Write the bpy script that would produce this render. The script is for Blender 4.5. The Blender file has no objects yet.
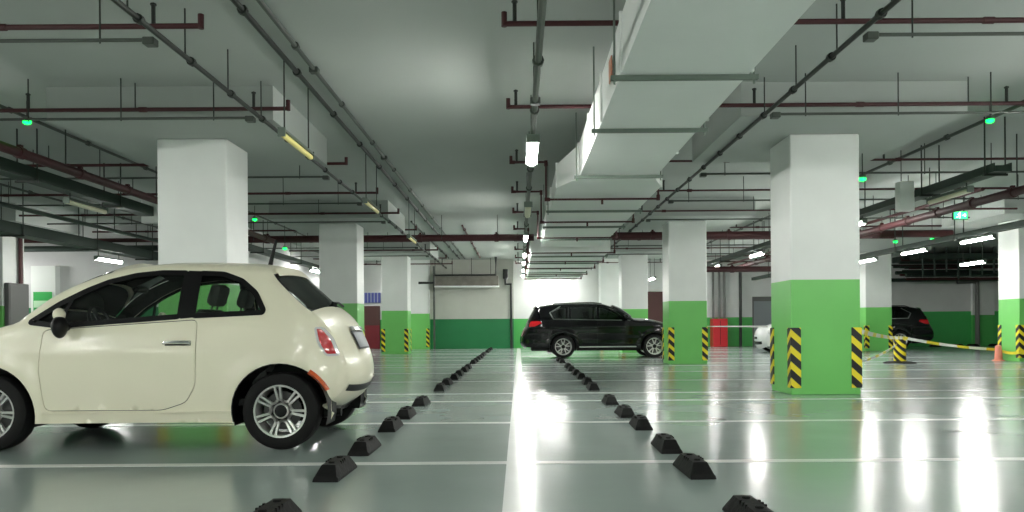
import bpy, bmesh, math, random
from mathutils import Vector, Matrix, noise
from mathutils.geometry import delaunay_2d_cdt
random.seed(7)
R = math.radians
S = bpy.context.scene
C = S.collection

# ------------------------------------------------------------------ camera, world, exposure
CAM_H = 1.02
cd = bpy.data.cameras.new('camera'); cam = bpy.data.objects.new('camera', cd); C.objects.link(cam)
cd.sensor_width = 36.0; cd.lens = 775 * 36 / 1024
cd.shift_x = -7 / 1024; cd.shift_y = 71 / 1024
cd.clip_start = 0.05; cd.clip_end = 200
cam.matrix_world = Matrix.Translation((0, 0, CAM_H)) @ Matrix.Rotation(R(90), 4, 'X') @ Matrix.Rotation(-0.0072, 4, 'Z')
S.camera = cam
w = bpy.data.worlds.new('world'); S.world = w; w.use_nodes = True
w.node_tree.nodes['Background'].inputs[0].default_value = (0.8, 0.9, 0.85, 1)
w.node_tree.nodes['Background'].inputs[1].default_value = 0.02
vs = S.view_settings
vs.view_transform = 'Standard'; vs.look = 'None'; vs.gamma = 1.0; vs.use_curve_mapping = False
vs.exposure = 2.42
LAMP = 30.0      # emission strength of a lit tube

# ------------------------------------------------------------------ materials
def new_mat(name):
    m = bpy.data.materials.new(name); m.use_nodes = True
    nt = m.node_tree; b = nt.nodes['Principled BSDF']
    return m, nt, b
def pm(name, col, rough=0.5, metal=0.0, coat=0.0, spec=0.5, emit=None, es=0.0, var=0.0, vscale=6.0, bump=0.0):
    m, nt, b = new_mat(name)
    b.inputs['Base Color'].default_value = (*col, 1)
    b.inputs['Roughness'].default_value = rough
    b.inputs['Metallic'].default_value = metal
    b.inputs['Coat Weight'].default_value = coat
    b.inputs['Coat Roughness'].default_value = 0.05
    b.inputs['Specular IOR Level'].default_value = spec
    if emit:
        b.inputs['Emission Color'].default_value = (*emit, 1); b.inputs['Emission Strength'].default_value = es
    if var > 0 or bump > 0:
        tc = nt.nodes.new('ShaderNodeTexCoord'); n = nt.nodes.new('ShaderNodeTexNoise')
        n.inputs['Scale'].default_value = vscale; n.inputs['Detail'].default_value = 5
        nt.links.new(tc.outputs['Object'], n.inputs['Vector'])
        if var > 0:
            mx = nt.nodes.new('ShaderNodeMix'); mx.data_type = 'RGBA'
            mx.inputs[6].default_value = (*[c * (1 - var) for c in col], 1)
            mx.inputs[7].default_value = (*[min(1, c * (1 + var)) for c in col], 1)
            nt.links.new(n.outputs['Fac'], mx.inputs[0]); nt.links.new(mx.outputs[2], b.inputs['Base Color'])
        if bump > 0:
            bp = nt.nodes.new('ShaderNodeBump'); bp.inputs['Strength'].default_value = bump
            bp.inputs['Distance'].default_value = 0.01
            nt.links.new(n.outputs['Fac'], bp.inputs['Height']); nt.links.new(bp.outputs[0], b.inputs['Normal'])
    return m
def math_node(nt, op, a, b=None, c=None):
    n = nt.nodes.new('ShaderNodeMath'); n.operation = op
    for i, v in enumerate((a, b, c)):
        if v is None: continue
        if isinstance(v, (int, float)): n.inputs[i].default_value = v
        else: nt.links.new(v, n.inputs[i])
    return n.outputs[0]
def two_tone(name, white, green, split, rough=0.45):
    m, nt, b = new_mat(name)
    g = nt.nodes.new('ShaderNodeNewGeometry'); sp = nt.nodes.new('ShaderNodeSeparateXYZ')
    nt.links.new(g.outputs['Position'], sp.inputs[0])
    n = nt.nodes.new('ShaderNodeTexNoise'); n.inputs['Scale'].default_value = 1.7; n.inputs['Detail'].default_value = 6
    nt.links.new(g.outputs['Position'], n.inputs['Vector'])
    f = math_node(nt, 'GREATER_THAN', sp.outputs[2], split)
    mx = nt.nodes.new('ShaderNodeMix'); mx.data_type = 'RGBA'
    mx.inputs[6].default_value = (*green, 1); mx.inputs[7].default_value = (*white, 1)
    nt.links.new(f, mx.inputs[0])
    m2 = nt.nodes.new('ShaderNodeMix'); m2.data_type = 'RGBA'; m2.blend_type = 'MULTIPLY'
    m2.inputs[0].default_value = 1
    r = nt.nodes.new('ShaderNodeMapRange'); r.inputs[3].default_value = 0.9; r.inputs[4].default_value = 1.06
    nt.links.new(n.outputs['Fac'], r.inputs[0])
    nt.links.new(mx.outputs[2], m2.inputs[6]); nt.links.new(r.outputs[0], m2.inputs[7])
    nt.links.new(m2.outputs[2], b.inputs['Base Color']); b.inputs['Roughness'].default_value = rough
    return m
def stripes(name, ca, cb, period, ax=1.0, ay=-1.0, az=1.0, off=0.0, duty=0.5, rough=0.4, obj=False):
    m, nt, b = new_mat(name)
    g = nt.nodes.new('ShaderNodeTexCoord' if obj else 'ShaderNodeNewGeometry'); sp = nt.nodes.new('ShaderNodeSeparateXYZ')
    nt.links.new(g.outputs['Object' if obj else 'Position'], sp.inputs[0])
    s = math_node(nt, 'MULTIPLY', sp.outputs[0], ax)
    s = math_node(nt, 'MULTIPLY_ADD', sp.outputs[1], ay, s)
    s = math_node(nt, 'MULTIPLY_ADD', sp.outputs[2], az, s)
    s = math_node(nt, 'ADD', s, 100.0 + off)
    s = math_node(nt, 'DIVIDE', s, period); s = math_node(nt, 'FRACT', s)
    s = math_node(nt, 'GREATER_THAN', s, duty)
    mx = nt.nodes.new('ShaderNodeMix'); mx.data_type = 'RGBA'
    mx.inputs[6].default_value = (*ca, 1); mx.inputs[7].default_value = (*cb, 1)
    nt.links.new(s, mx.inputs[0]); nt.links.new(mx.outputs[2], b.inputs['Base Color'])
    b.inputs['Roughness'].default_value = rough
    return m
def glass_mat(name, tint, rough=0.02):
    m = bpy.data.materials.new(name); m.use_nodes = True; nt = m.node_tree; nt.nodes.clear()
    o = nt.nodes.new('ShaderNodeOutputMaterial'); t = nt.nodes.new('ShaderNodeBsdfTransparent')
    t.inputs[0].default_value = (*tint, 1)
    g = nt.nodes.new('ShaderNodeBsdfGlossy'); g.inputs['Roughness'].default_value = rough
    f = nt.nodes.new('ShaderNodeFresnel'); f.inputs[0].default_value = 1.5
    mx = nt.nodes.new('ShaderNodeMixShader')
    nt.links.new(f.outputs[0], mx.inputs[0]); nt.links.new(t.outputs[0], mx.inputs[1]); nt.links.new(g.outputs[0], mx.inputs[2])
    nt.links.new(mx.outputs[0], o.inputs[0])
    return m
def floor_mat():
    m, nt, b = new_mat('epoxy_floor')
    g = nt.nodes.new('ShaderNodeNewGeometry')
    n = nt.nodes.new('ShaderNodeTexNoise'); n.inputs['Scale'].default_value = 0.45; n.inputs['Detail'].default_value = 7
    n.inputs['Roughness'].default_value = 0.6
    nt.links.new(g.outputs['Position'], n.inputs['Vector'])
    mx = nt.nodes.new('ShaderNodeMix'); mx.data_type = 'RGBA'
    mx.inputs[6].default_value = (0.24, 0.30, 0.28, 1); mx.inputs[7].default_value = (0.33, 0.395, 0.37, 1)
    nt.links.new(n.outputs['Fac'], mx.inputs[0]); nt.links.new(mx.outputs[2], b.inputs['Base Color'])
    n2 = nt.nodes.new('ShaderNodeTexNoise'); n2.inputs['Scale'].default_value = 0.9; n2.inputs['Detail'].default_value = 4
    nt.links.new(g.outputs['Position'], n2.inputs['Vector'])
    r = nt.nodes.new('ShaderNodeMapRange'); r.inputs[1].default_value = 0.3; r.inputs[2].default_value = 0.7
    r.inputs[3].default_value = 0.16; r.inputs[4].default_value = 0.23
    nt.links.new(n2.outputs['Fac'], r.inputs[0]); nt.links.new(r.outputs[0], b.inputs['Roughness'])
    b.inputs['Specular IOR Level'].default_value = 0.9
    b.inputs['IOR'].default_value = 1.75
    return m

M = {}
M['floor'] = floor_mat()
M['line'] = pm('white_line_paint', (0.72, 0.75, 0.72), 0.25, spec=0.7, var=0.08, vscale=3)
M['ceiling'] = pm('ceiling_paint', (0.40, 0.435, 0.41), 0.8, var=0.08, vscale=0.6)
M['white'] = pm('white_paint', (0.76, 0.79, 0.76), 0.6, var=0.04, vscale=2)
M['pillar'] = two_tone('pillar_paint', (0.76, 0.79, 0.76), (0.17, 0.57, 0.13), 1.68, 0.35)
M['wall'] = two_tone('wall_paint', (0.78, 0.79, 0.78), (0.09, 0.48, 0.11), 1.42)
M['wallright'] = two_tone('right_wall_paint', (0.74, 0.75, 0.74), (0.08, 0.50, 0.13), 1.60)
M['wallmid'] = two_tone('shaded_wall_paint', (0.50, 0.52, 0.46), (0.012, 0.19, 0.06), 1.42)  # shade around the wall duct is mixed into this darker white and green
M['wall_left'] = two_tone('wall_left_paint', (0.60, 0.60, 0.60), (0.02, 0.22, 0.08), 1.72)
M['wall_plain'] = pm('grey_wall', (0.6, 0.62, 0.6), 0.7, var=0.05)
M['duct'] = pm('duct_skin', (0.85, 0.88, 0.85), 0.5, var=0.05, vscale=1.5)
M['dusty'] = pm('dusty_duct', (0.16, 0.155, 0.13), 0.8, var=0.5, vscale=3)
M['duct_edge'] = pm('duct_flange', (0.42, 0.44, 0.40), 0.5, metal=0.3)
M['red'] = pm('red_pipe_paint', (0.05, 0.006, 0.008), 0.55)
M['redbig'] = pm('red_main_paint', (0.04, 0.003, 0.005), 0.6)
M['cond'] = pm('grey_conduit', (0.07, 0.082, 0.07), 0.45, metal=0.3)
M['dark'] = pm('dark_conduit', (0.02, 0.025, 0.021), 0.5, metal=0.2)
M['galv'] = pm('galvanised_bar', (0.16, 0.20, 0.17), 0.45, metal=0.5)
M['tray'] = pm('tray_metal', (0.03, 0.048, 0.038), 0.5, metal=0.3)
M['bpipe'] = pm('black_pipe', (0.015, 0.018, 0.017), 0.4)
M['rod'] = pm('steel_rod', (0.035, 0.042, 0.036), 0.5, metal=0.4)
M['tube'] = pm('lit_tube', (1, 1, 1), 0.4, emit=(1.0, 0.99, 0.95), es=LAMP)
M['tubeoff'] = pm('unlit_tube', (0.62, 0.62, 0.45), 0.4)
M['tubey'] = pm('yellowed_tube', (0.75, 0.66, 0.22), 0.4)
M['green_led'] = pm('green_led', (0.1, 0.9, 0.3), 0.4, emit=(0.0, 0.8, 0.04), es=2.5)
M['guard'] = stripes('hazard_stripes', (0.006, 0.006, 0.010), (0.85, 0.70, 0.02), 0.235, 0.9, 0.9, 1.0, duty=0.54)
M['guardb'] = stripes('bollard_stripes', (0.012, 0.012, 0.016), (0.85, 0.70, 0.02), 0.2, 0.7, -0.7, 1.0)
M['tape'] = stripes('barrier_tape', (0.85, 0.85, 0.82), (0.85, 0.72, 0.05), 1.3, 1.0, 0.6, 0.0, duty=0.6)
M['tapew'] = pm('white_tape', (0.8, 0.8, 0.78), 0.4)
M['rubber'] = pm('black_rubber', (0.006, 0.006, 0.006), 0.6, spec=0.2, var=0.3, vscale=25, bump=0.4)
M['rubbery'] = pm('yellow_rubber', (0.5, 0.38, 0.03), 0.6, var=0.3, vscale=25)
M['greymetal'] = pm('grey_metal', (0.16, 0.16, 0.155), 0.5, metal=0.2)
M['brown'] = pm('brown_gate', (0.09, 0.03, 0.028), 0.6)
M['redpanel'] = pm('red_panel', (0.20, 0.01, 0.02), 0.5)
M['redcab'] = pm('red_cabinet', (0.65, 0.02, 0.03), 0.4)
M['blue'] = stripes('blue_sign_face', (0.02, 0.04, 0.30), (0.30, 0.34, 0.55), 0.16, 1.0, 0, 0, duty=0.75)
M['signgreen'] = pm('sign_green', (0.03, 0.40, 0.08), 0.4)
M['signlite'] = pm('sign_pale', (0.55, 0.80, 0.55), 0.4)
M['door'] = pm('grey_shutter', (0.30, 0.33, 0.35), 0.45, metal=0.2)
M['pink'] = pm('pink_orange_plastic', (0.75, 0.25, 0.18), 0.5)
# cars
M['cream'] = pm('cream_car_paint', (0.86, 0.82, 0.64), 0.4, coat=0.6)
M['cream'].node_tree.nodes['Principled BSDF'].inputs['Coat Roughness'].default_value = 0.14
M['blackcar'] = pm('black_car_paint', (0.003, 0.003, 0.004), 0.08, coat=0.2, spec=0.4)
M['whitecar'] = pm('white_car_paint', (0.75, 0.75, 0.75), 0.3, coat=1.0)
M['lining'] = pm('cabin_lining', (0.03, 0.032, 0.032), 0.8)
M['seat'] = pm('seat_fabric', (0.14, 0.15, 0.14), 0.8)
M['seatl'] = pm('seat_light', (0.22, 0.23, 0.21), 0.8)
M['plastic'] = pm('black_plastic', (0.004, 0.004, 0.0045), 0.4, spec=0.25)
M['tyre'] = pm('tyre_rubber', (0.010, 0.010, 0.010), 0.65, spec=0.2, bump=0.1, vscale=60)
M['alloy'] = pm('silver_alloy', (0.68, 0.68, 0.66), 0.28, metal=0.75)
M['chrome'] = pm('chrome', (0.75, 0.75, 0.75), 0.12, metal=1.0)
M['brake'] = pm('brake_disc', (0.10, 0.10, 0.10), 0.5, metal=0.6)
M['lampred'] = pm('red_lamp_lens', (0.55, 0.01, 0.015), 0.12, coat=1.0)
M['lampwhite'] = pm('clear_lamp_lens', (0.7, 0.7, 0.7), 0.1, coat=1.0)
M['amber'] = pm('orange_reflector', (0.85, 0.12, 0.03), 0.15, coat=1.0, var=0.4, vscale=60)
M['plate'] = pm('plate_face', (0.20, 0.22, 0.25), 0.35)
M['platew'] = pm('white_plate_face', (0.7, 0.72, 0.75), 0.35)
M['glass'] = glass_mat('tinted_glass', (0.66, 0.72, 0.68))
M['glassd'] = glass_mat('dark_glass', (0.10, 0.11, 0.11))

# ------------------------------------------------------------------ mesh helpers
class MB:
    def __init__(s): s.bm = bmesh.new()
    def face(s, vs):
        try: return s.bm.faces.new(vs)
        except ValueError: return None
    def box(s, x0, x1, y0, y1, z0, z1, mat=None):
        v = [s.bm.verts.new(p) for p in ((x0,y0,z0),(x1,y0,z0),(x1,y1,z0),(x0,y1,z0),(x0,y0,z1),(x1,y0,z1),(x1,y1,z1),(x0,y1,z1))]
        if mat is not None:
            for q in v: q.co = mat @ q.co
        for f in ((0,3,2,1),(4,5,6,7),(0,1,5,4),(1,2,6,5),(2,3,7,6),(3,0,4,7)): s.face([v[i] for i in f])
        return s
    def rbox(s, x0, x1, y0, y1, z0, z1, r=0.02, seg=2, mat=None):
        b = bmesh.new(); bmesh.ops.create_cube(b, size=1)
        for q in b.verts: q.co = Vector(((x0+x1)/2 + q.co.x*(x1-x0), (y0+y1)/2 + q.co.y*(y1-y0), (z0+z1)/2 + q.co.z*(z1-z0)))
        bmesh.ops.bevel(b, geom=b.edges[:], offset=r, segments=seg, profile=0.5, affect='EDGES')
        if mat is not None:
            for q in b.verts: q.co = mat @ q.co
        s.merge(b); return s
    def merge(s, b):
        mp = {}
        for q in b.verts: mp[q] = s.bm.verts.new(q.co)
        for f in b.faces: s.face([mp[q] for q in f.verts])
        b.free()
    def tube(s, pts, r, n=10, caps=True, joint=0):
        pts = [Vector(p) for p in pts]
        rings = []
        for i, p in enumerate(pts):
            if i == 0: d = pts[1] - p
            elif i == len(pts) - 1: d = p - pts[i-1]
            else: d = (pts[i+1]-p).normalized() + (p-pts[i-1]).normalized()
            d.normalize()
            up = Vector((0,0,1)) if abs(d.z) < 0.95 else Vector((1,0,0))
            a = d.cross(up).normalized(); b = d.cross(a).normalized()
            k = 1.0
            if 0 < i < len(pts)-1:
                c = (pts[i+1]-p).normalized().dot(d); k = 1/max(0.5, c)
            rr = r[i] if isinstance(r, (list, tuple)) else r
            rings.append([s.bm.verts.new(p + (a*math.cos(t) + b*math.sin(t))*rr*(k if False else 1)) for t in [2*math.pi*j/n for j in range(n)]])
        for u, v in zip(rings, rings[1:]):
            for j in range(n): s.face([u[j], u[(j+1)%n], v[(j+1)%n], v[j]])
        if caps: s.face(rings[0][::-1]); s.face(rings[-1])
        return s
    def lathe(s, prof, n=40, axis='Y', loc=(0,0,0), closed=False):
        rings = []
        for (r, h) in prof:
            ring = []
            for j in range(n):
                t = 2*math.pi*j/n; c, q = math.cos(t)*r, math.sin(t)*r
                p = (c, h, q) if axis == 'Y' else (c, q, h)
                ring.append(s.bm.verts.new((p[0]+loc[0], p[1]+loc[1], p[2]+loc[2])))
            rings.append(ring)
        seq = list(zip(rings, rings[1:])) + ([(rings[-1], rings[0])] if closed else [])
        for u, v in seq:
            for j in range(n): s.face([u[j], u[(j+1)%n], v[(j+1)%n], v[j]])
        if not closed:
            for ring in (rings[0], rings[-1]): s.face(ring)
        return s
    def prism(s, poly, y0, y1, axis='Y'):
        def P(a, b, h): return (a, h, b) if axis == 'Y' else ((h, a, b) if axis == 'X' else (a, b, h))
        u = [s.bm.verts.new(P(a, b, y0)) for a, b in poly]; v = [s.bm.verts.new(P(a, b, y1)) for a, b in poly]
        n = len(poly)
        for j in range(n): s.face([u[j], u[(j+1)%n], v[(j+1)%n], v[j]])
        s.face(u); s.face(v[::-1]); return s
    def build(s, name, mat, parent=None, smooth=True, angle=35, loc=None):
        bmesh.ops.recalc_face_normals(s.bm, faces=s.bm.faces[:])
        me = bpy.data.meshes.new(name)
        for f in s.bm.faces: f.smooth = smooth
        if smooth:
            for e in s.bm.edges:
                if len(e.link_faces) != 2 or e.calc_face_angle(0) > R(angle): e.smooth = False
        s.bm.to_mesh(me); s.bm.free()
        me.materials.append(mat)
        o = bpy.data.objects.new(name, me); C.objects.link(o)
        if parent: o.parent = parent
        if loc: o.location = loc
        return o
def tag(o, label=None, cat=None, group=None, kind=None):
    if label: o['label'] = label
    if cat: o['category'] = cat
    if group: o['group'] = group
    if kind: o['kind'] = kind
    return o
def empty(name, loc=(0,0,0), rz=0.0):
    o = bpy.data.objects.new(name, None); C.objects.link(o); o.location = loc; o.rotation_euler = (0,0,rz)
    o.empty_display_size = 0.2
    return o
def struct(o):
    o['kind'] = 'structure'; return o
KIDS = {}
def copy_tree(o, parent=None):
    c = o.copy(); C.objects.link(c)
    if parent: c.parent = parent
    for ch in [x for x in bpy.data.objects if x.parent == o]: copy_tree(ch, c)
    return c
ORD = ['nearest', 'second nearest', 'third nearest', 'fourth nearest', 'fifth nearest', 'sixth nearest', 'seventh nearest', 'eighth nearest', 'ninth nearest', 'tenth nearest', 'eleventh nearest', 'twelfth nearest', 'thirteenth nearest', 'fourteenth nearest', 'fifteenth nearest', 'sixteenth nearest', 'seventeenth nearest', 'eighteenth nearest', 'nineteenth nearest', 'farthest']

CEIL = 4.25; DROP = 3.8
ROWS = [11.3, 20.6, 29.9]          # front faces of the pillar rows
# ------------------------------------------------------------------ room shell
struct(MB().box(-24, 26, -14, 42, -0.2, 0).build('floor', M['floor'], smooth=False))
fl = bpy.data.objects['floor']
struct(MB().box(-24, 26, -14, 42, CEIL, CEIL+0.3).build('ceiling', M['ceiling'], smooth=False))
struct(MB().box(-0.25, 26, 38.0, 38.3, 0, CEIL).build('wall_back', M['wall'], smooth=False))
struct(MB().box(-8.6, -4.3, 38.0, 38.3, 0, CEIL).build('wall_back_left', M['wall'], smooth=False))
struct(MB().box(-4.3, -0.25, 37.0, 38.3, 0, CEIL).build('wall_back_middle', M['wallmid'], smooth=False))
struct(MB().box(17.2, 26, 36.0, 37.99, 0, CEIL).build('wall_back_right', M['wallright'], smooth=False))
struct(MB().box(-24, -8.6, 24.0, 24.3, 0, CEIL).build('wall_left', M['wall_left'], smooth=False))
struct(MB().box(-8.9, -8.6, 24.3, 38.3, 0, CEIL).build('wall_left_return', M['wall_left'], smooth=False))
struct(MB().box(-24.3, -24, -14, 24.3, 0, CEIL).build('wall_far_left', M['wall_left'], smooth=False))
struct(MB().box(26, 26.3, -14, 38.3, 0, CEIL).build('wall_far_right', M['wall'], smooth=False))
struct(MB().box(-24, 26, -14.3, -14, 0, CEIL).build('wall_front', M['wall'], smooth=False))
# painted lines, part of the floor
for y in (0.95, 3.39, 5.83, 8.27, 10.66, 11.9, 14.6, 17.3, 19.95, 21.2, 23.9, 26.6, 29.3, 30.5, 33.3, 36.0):
    struct(MB().box(-13, 13, y-0.055, y+0.055, 0, 0.002).build('painted_line', M['line'], fl, smooth=False))
struct(MB().box(-0.10, 0.06, 0.5, 36.8, 0, 0.003).build('painted_centre_line', M['line'], fl, smooth=False))

# ------------------------------------------------------------------ pillars
def pillar(x0, y0, w, d, label, guards=('fl','fr','bl','br'), cap=True):
    root = MB().rbox(-w/2, w/2, -d/2, d/2, 0, DROP if cap else CEIL, r=0.012, seg=1).build('concrete_pillar', M['pillar'], smooth=False, loc=(x0+w/2, y0+d/2, 0))
    tag(root, label, 'pillar', 'square concrete pillars')
    t, a = 0.014, 0.135
    for g in guards:
        sx = -1 if 'l' in g else 1; sy = -1 if 'f' in g else 1
        X, Y = sx*w/2, sy*d/2
        m = MB()
        m.box(min(X+sx*t, X-sx*a), max(X+sx*t, X-sx*a), min(Y, Y+sy*t), max(Y, Y+sy*t), 0.10, 0.98)
        m.box(min(X, X+sx*t), max(X, X+sx*t), min(Y, Y-sy*a), max(Y, Y-sy*a), 0.10, 0.98)
        o = m.build('corner_guard', M['guard'], root, smooth=False)
        o['label'] = 'black and yellow striped corner guard'
    if cap:
        MB().box(-w/2-1.0, w/2+1.0, -d/2-1.0, d/2+1.0, DROP, CEIL).build('column_head', M['ceiling'], root, smooth=False)
    return root
names = {(-4.25-1.01): 'left of the driving lane', 3.97: 'right of the driving lane'}
pillar(-5.26, 11.3, 1.01, 0.9, 'white and green pillar right behind the cream hatchback', guards=('fl','fr','br'))
pillar(3.97, 11.3, 1.01, 0.9, 'large near white and green pillar with striped corner guards', guards=('fl','fr','bl'))
pillar(-5.30, 20.6, 1.01, 0.9, 'pillar seen just past the hatchback rear window')
pillar(3.99, 20.6, 1.01, 0.9, 'green and white pillar in front of the black SUV nose')
pillar(-5.30, 29.9, 1.01, 0.9, 'distant left pillar, third in the line behind the hatchback')
pillar(3.97, 29.9, 1.01, 0.9, 'pillar rising right behind the black SUV windscreen')
pillar(-5.25, 36.55, 1.01, 0.9, 'pale green and white pillar set against the dark green back wall', guards=('fl','fr'), cap=False)
pillar(3.9, 37.0, 1.01, 0.9, 'farthest pillar, behind the black SUV roof', guards=('fl',), cap=False)
pillar(13.30, 20.6, 1.01, 0.9, 'pillar cut off by the right edge of the photo')
pillar(13.38, 29.9, 1.01, 0.9, 'pillar beside the striped bollard, right of the large pillar')
pillar(-14.72, 20.6, 1.01, 0.9, 'pillar at the left edge behind the hatchback bonnet', guards=())
struct(MB().box(-14.95, -14.2, 23.75, 24.0, 0, 3.0).build('trim_1', M['white'], smooth=False))
struct(MB().box(21.0, 22.0, 35.85, 36.0, 0, 3.3).build('trim_2', M['wall'], smooth=False))
# sign on the pilaster
sg = tag(MB().box(-14.86, -14.3, 23.72, 23.75, 1.35, 2.2).build('wall_sign', M['signgreen'], smooth=False), 'green notice with a pale band on the white pilaster at left', 'sign')
MB().box(-14.84, -14.32, 23.712, 23.72, 1.72, 1.93).build('sign_band', M['signlite'], sg, smooth=False)

# ------------------------------------------------------------------ wheel stops
def wheel_stop_mesh(L=0.55, wd=0.17, h=0.1):
    m = MB()
    secs = []
    for (y, hh, k) in ((-L/2, 0.006, 1.0), (-L/2+0.015, 0.035, 1.0), (-L/2+0.085, h, 1.0), (L/2-0.085, h, 1.0), (L/2-0.015, 0.035, 1.0), (L/2, 0.006, 1.0)):
        t = wd/2*(1 - 0.45*hh/h)
        secs.append([m.bm.verts.new(p) for p in ((-wd/2, y, 0), (-wd/2, y, min(hh, 0.02)), (-t, y, hh), (0, y, hh*1.02), (t, y, hh), (wd/2, y, min(hh, 0.02)), (wd/2, y, 0))])
    for a, b in zip(secs, secs[1:]):
        for j in range(6): m.face([a[j], a[j+1], b[j+1], b[j]])
        m.face([a[6], a[0], b[0], b[6]])
    m.face(secs[0]); m.face(secs[-1])
    # rubber ribs and bolt bosses along the top
    for y in (-0.11, 0.11):
        m.lathe([(0.001, h-0.004), (0.022, h-0.004), (0.022, h+0.010), (0.014, h+0.013), (0.001, h+0.013)], n=10, axis='Z', loc=(0, y, 0))
    for y in (-0.05, 0.0, 0.05):
        for sx in (-1, 1):
            m.box(sx*0.05-0.006, sx*0.05+0.006, y-0.008, y+0.008, h-0.03, h+0.006)
    return m
ws = None; k = 0
lines_y = [3.39, 5.83, 8.27, 11.9, 14.6, 17.3, 21.2, 23.9, 26.6, 30.5, 33.3]
for side, sx in (('left', -1.29), ('right', 1.21)):
    n = 0
    for y in lines_y:
        for dy in (0.62, 2.02):
            if side == 'right' and 23 < y + dy < 29 and y+dy > 24.5: continue
            if ws is None:
                ws = wheel_stop_mesh().build('wheel_stop', M['rubber'], smooth=False); o = ws
            else:
                o = ws.copy(); C.objects.link(o)
            yy = y + dy
            if y > 8.5: yy = y + (0.75 if dy < 1 else 2.0)
            o.location = (sx + random.uniform(-0.015, 0.015), yy, 0); o.rotation_euler.z = random.uniform(-0.03, 0.03)
            tag(o, 'black rubber wheel stop, %s in the row %s of the white centre line' % (ORD[min(n, 19)], side), 'wheel stop', 'wheel stops along the centre line')
            n += 1
for i, x in enumerate((18.9, 19.9, 20.6, 21.6, 22.4)):
    o = ws.copy(); C.objects.link(o); o.location = (x, 35.2, 0); o.rotation_euler.z = R(90)
    tag(o, 'dark wheel stop by the far right green wall, %s to the dark SUV' % ORD[i], 'wheel stop', 'wheel stops at the far right wall')

# ------------------------------------------------------------------ pipes, conduits
def rod_part(root, x, y, z0, z1, r=0.008, name='hanger_rod'):
    o = MB().tube([(x, y, z0), (x, y, z1)], r, 6).build(name, M['rod'], root); return o
def sprinkler_pipe(x0, x1, y, z, label, elbow=None, heads=(), rods=(), r=0.026, dip=None):
    pts = [(x0, y, z), (x1, y, z)]
    if dip: pts = [(x0, y, z), (dip[0], y, z), (dip[0], y, dip[2]), (dip[1], y, dip[2]), (dip[1], y, z), (x1, y, z)]
    m = MB().tube(pts, r, 10)
    for e in (elbow or ()):
        m.tube([(e, y, z-r), (e, y, z+0.11)], r*1.1, 10)
    x = x0 + 1.6
    if dip:
        for k in range(len(pts)-1): m.tube([Vector(pts[k])-(Vector(pts[k+1])-Vector(pts[k])).normalized()*r, Vector(pts[k])+(Vector(pts[k+1])-Vector(pts[k])).normalized()*0.07], r*1.25, 10)
        m.tube([((dip[0]+dip[1])/2, y, dip[2]), ((dip[0]+dip[1])/2, y, dip[2]-0.09)], 0.02, 8)
        x = dip[1] + 1.2
    while x < x1 - 0.5:
        m.tube([(x-0.05, y, z), (x+0.05, y, z)], r*1.28, 10); x += 3.0
    o = m.build('sprinkler_pipe', M['red']); tag(o, label, 'pipe', 'red sprinkler branch pipes')
    for h in heads:
        q = MB(); q.tube([(h, y, z), (h, y, z+0.2)], 0.02, 8)
        q.lathe([(0.001, z+0.2), (0.03, z+0.2), (0.03, z+0.215), (0.001, z+0.23)], 8, 'Z', (h, y, 0))
        q.build('sprinkler_head', M['dark'], o)
    for h in rods: rod_part(o, h, y, z, CEIL)
    return o
PY = [7.36, 10.14, 13.55, 16.5, 19.42, 22.75, 25.8, 28.72, 32.1, 35.0]
for i, y in enumerate(PY):
    sprinkler_pipe(-12.5 if y < 24 else -8.5, -3.0, y, 3.90, 'dark red sprinkler pipe over the left bays, %s to the viewer' % ORD[i], elbow=(-3.0,),
                   heads=(-3.45, -6.4 if y not in (10.12, 19.42) else -7.4, -9.4), rods=(-5.0, -8.2, -10.8) if y < 24 else (-5.0,))
    sprinkler_pipe(-0.12, 12.5, y, 3.90, 'dark red sprinkler pipe over the centre and right bays, %s to the viewer' % ORD[i], elbow=(-0.12,),
                   heads=(-0.02, 3.1, 6.4, 9.4), rods=((2.65 if y < 22 else 2.95), 5.9, 8.9, 11.6),
                   dip=None if y < 13 else ((0.49, 2.45, 3.245) if y < 22 else (0.29, 2.82, 3.185)))
def conduit(name, pts, r, mat, label, rods=(), boxes=(), group=None, bands=0.0):
    m = MB().tube(pts, r, 8)
    if bands:
        p0, p1 = Vector(pts[0]), Vector(pts[-1]); L = (p1-p0).length; d = (p1-p0)/L; t = bands/2
        while t < L:
            m.tube([p0+d*(t-0.03), p0+d*(t+0.03)], r*1.7, 8); t += bands
    o = m.build(name, mat); tag(o, label, 'conduit', group)
    for (x, y, z0, z1) in rods: rod_part(o, x, y, z0, z1)
    for (x, y, z) in boxes:
        MB().rbox(x-0.055, x+0.055, y-0.055, y+0.055, z-0.035, z+0.035, r=0.008, seg=1).build('junction_box', M['cond'], o, smooth=False)
    return o
CY = [7.25, 9.95, 13.85, 16.8, 19.75, 23.1, 26.1, 29.2]
for i, y in enumerate(CY):
    top = CEIL if not any(f-1 < y < f+1.9 for f in ROWS) else None
    rl = [(-3.9-1.19*j, y, 3.70, CEIL) for j in range(7)]; rr = [(3.7+1.19*j, y, 3.70, CEIL) for j in range(7)]
    if top is None:
        rl = [q for q in rl if q[0] < -6.3]; rr = [q for q in rr if q[0] > 6.1]
    conduit('cable_conduit', [(-12, y, 3.73), (-3.42, y, 3.73)], 0.018, M['cond'], 'thin grey conduit crossing over the left bays, %s to the viewer' % ORD[i], rods=rl, boxes=[(-3.43, y, 3.71)], group='grey cross conduits')
    conduit('cable_conduit', [(3.30, y, 3.73), (11.5, y, 3.73)], 0.018, M['cond'], 'thin grey conduit crossing over the right bays, %s to the viewer' % ORD[i], rods=rr, boxes=[(3.31, y, 3.71)], group='grey cross conduits')
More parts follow.
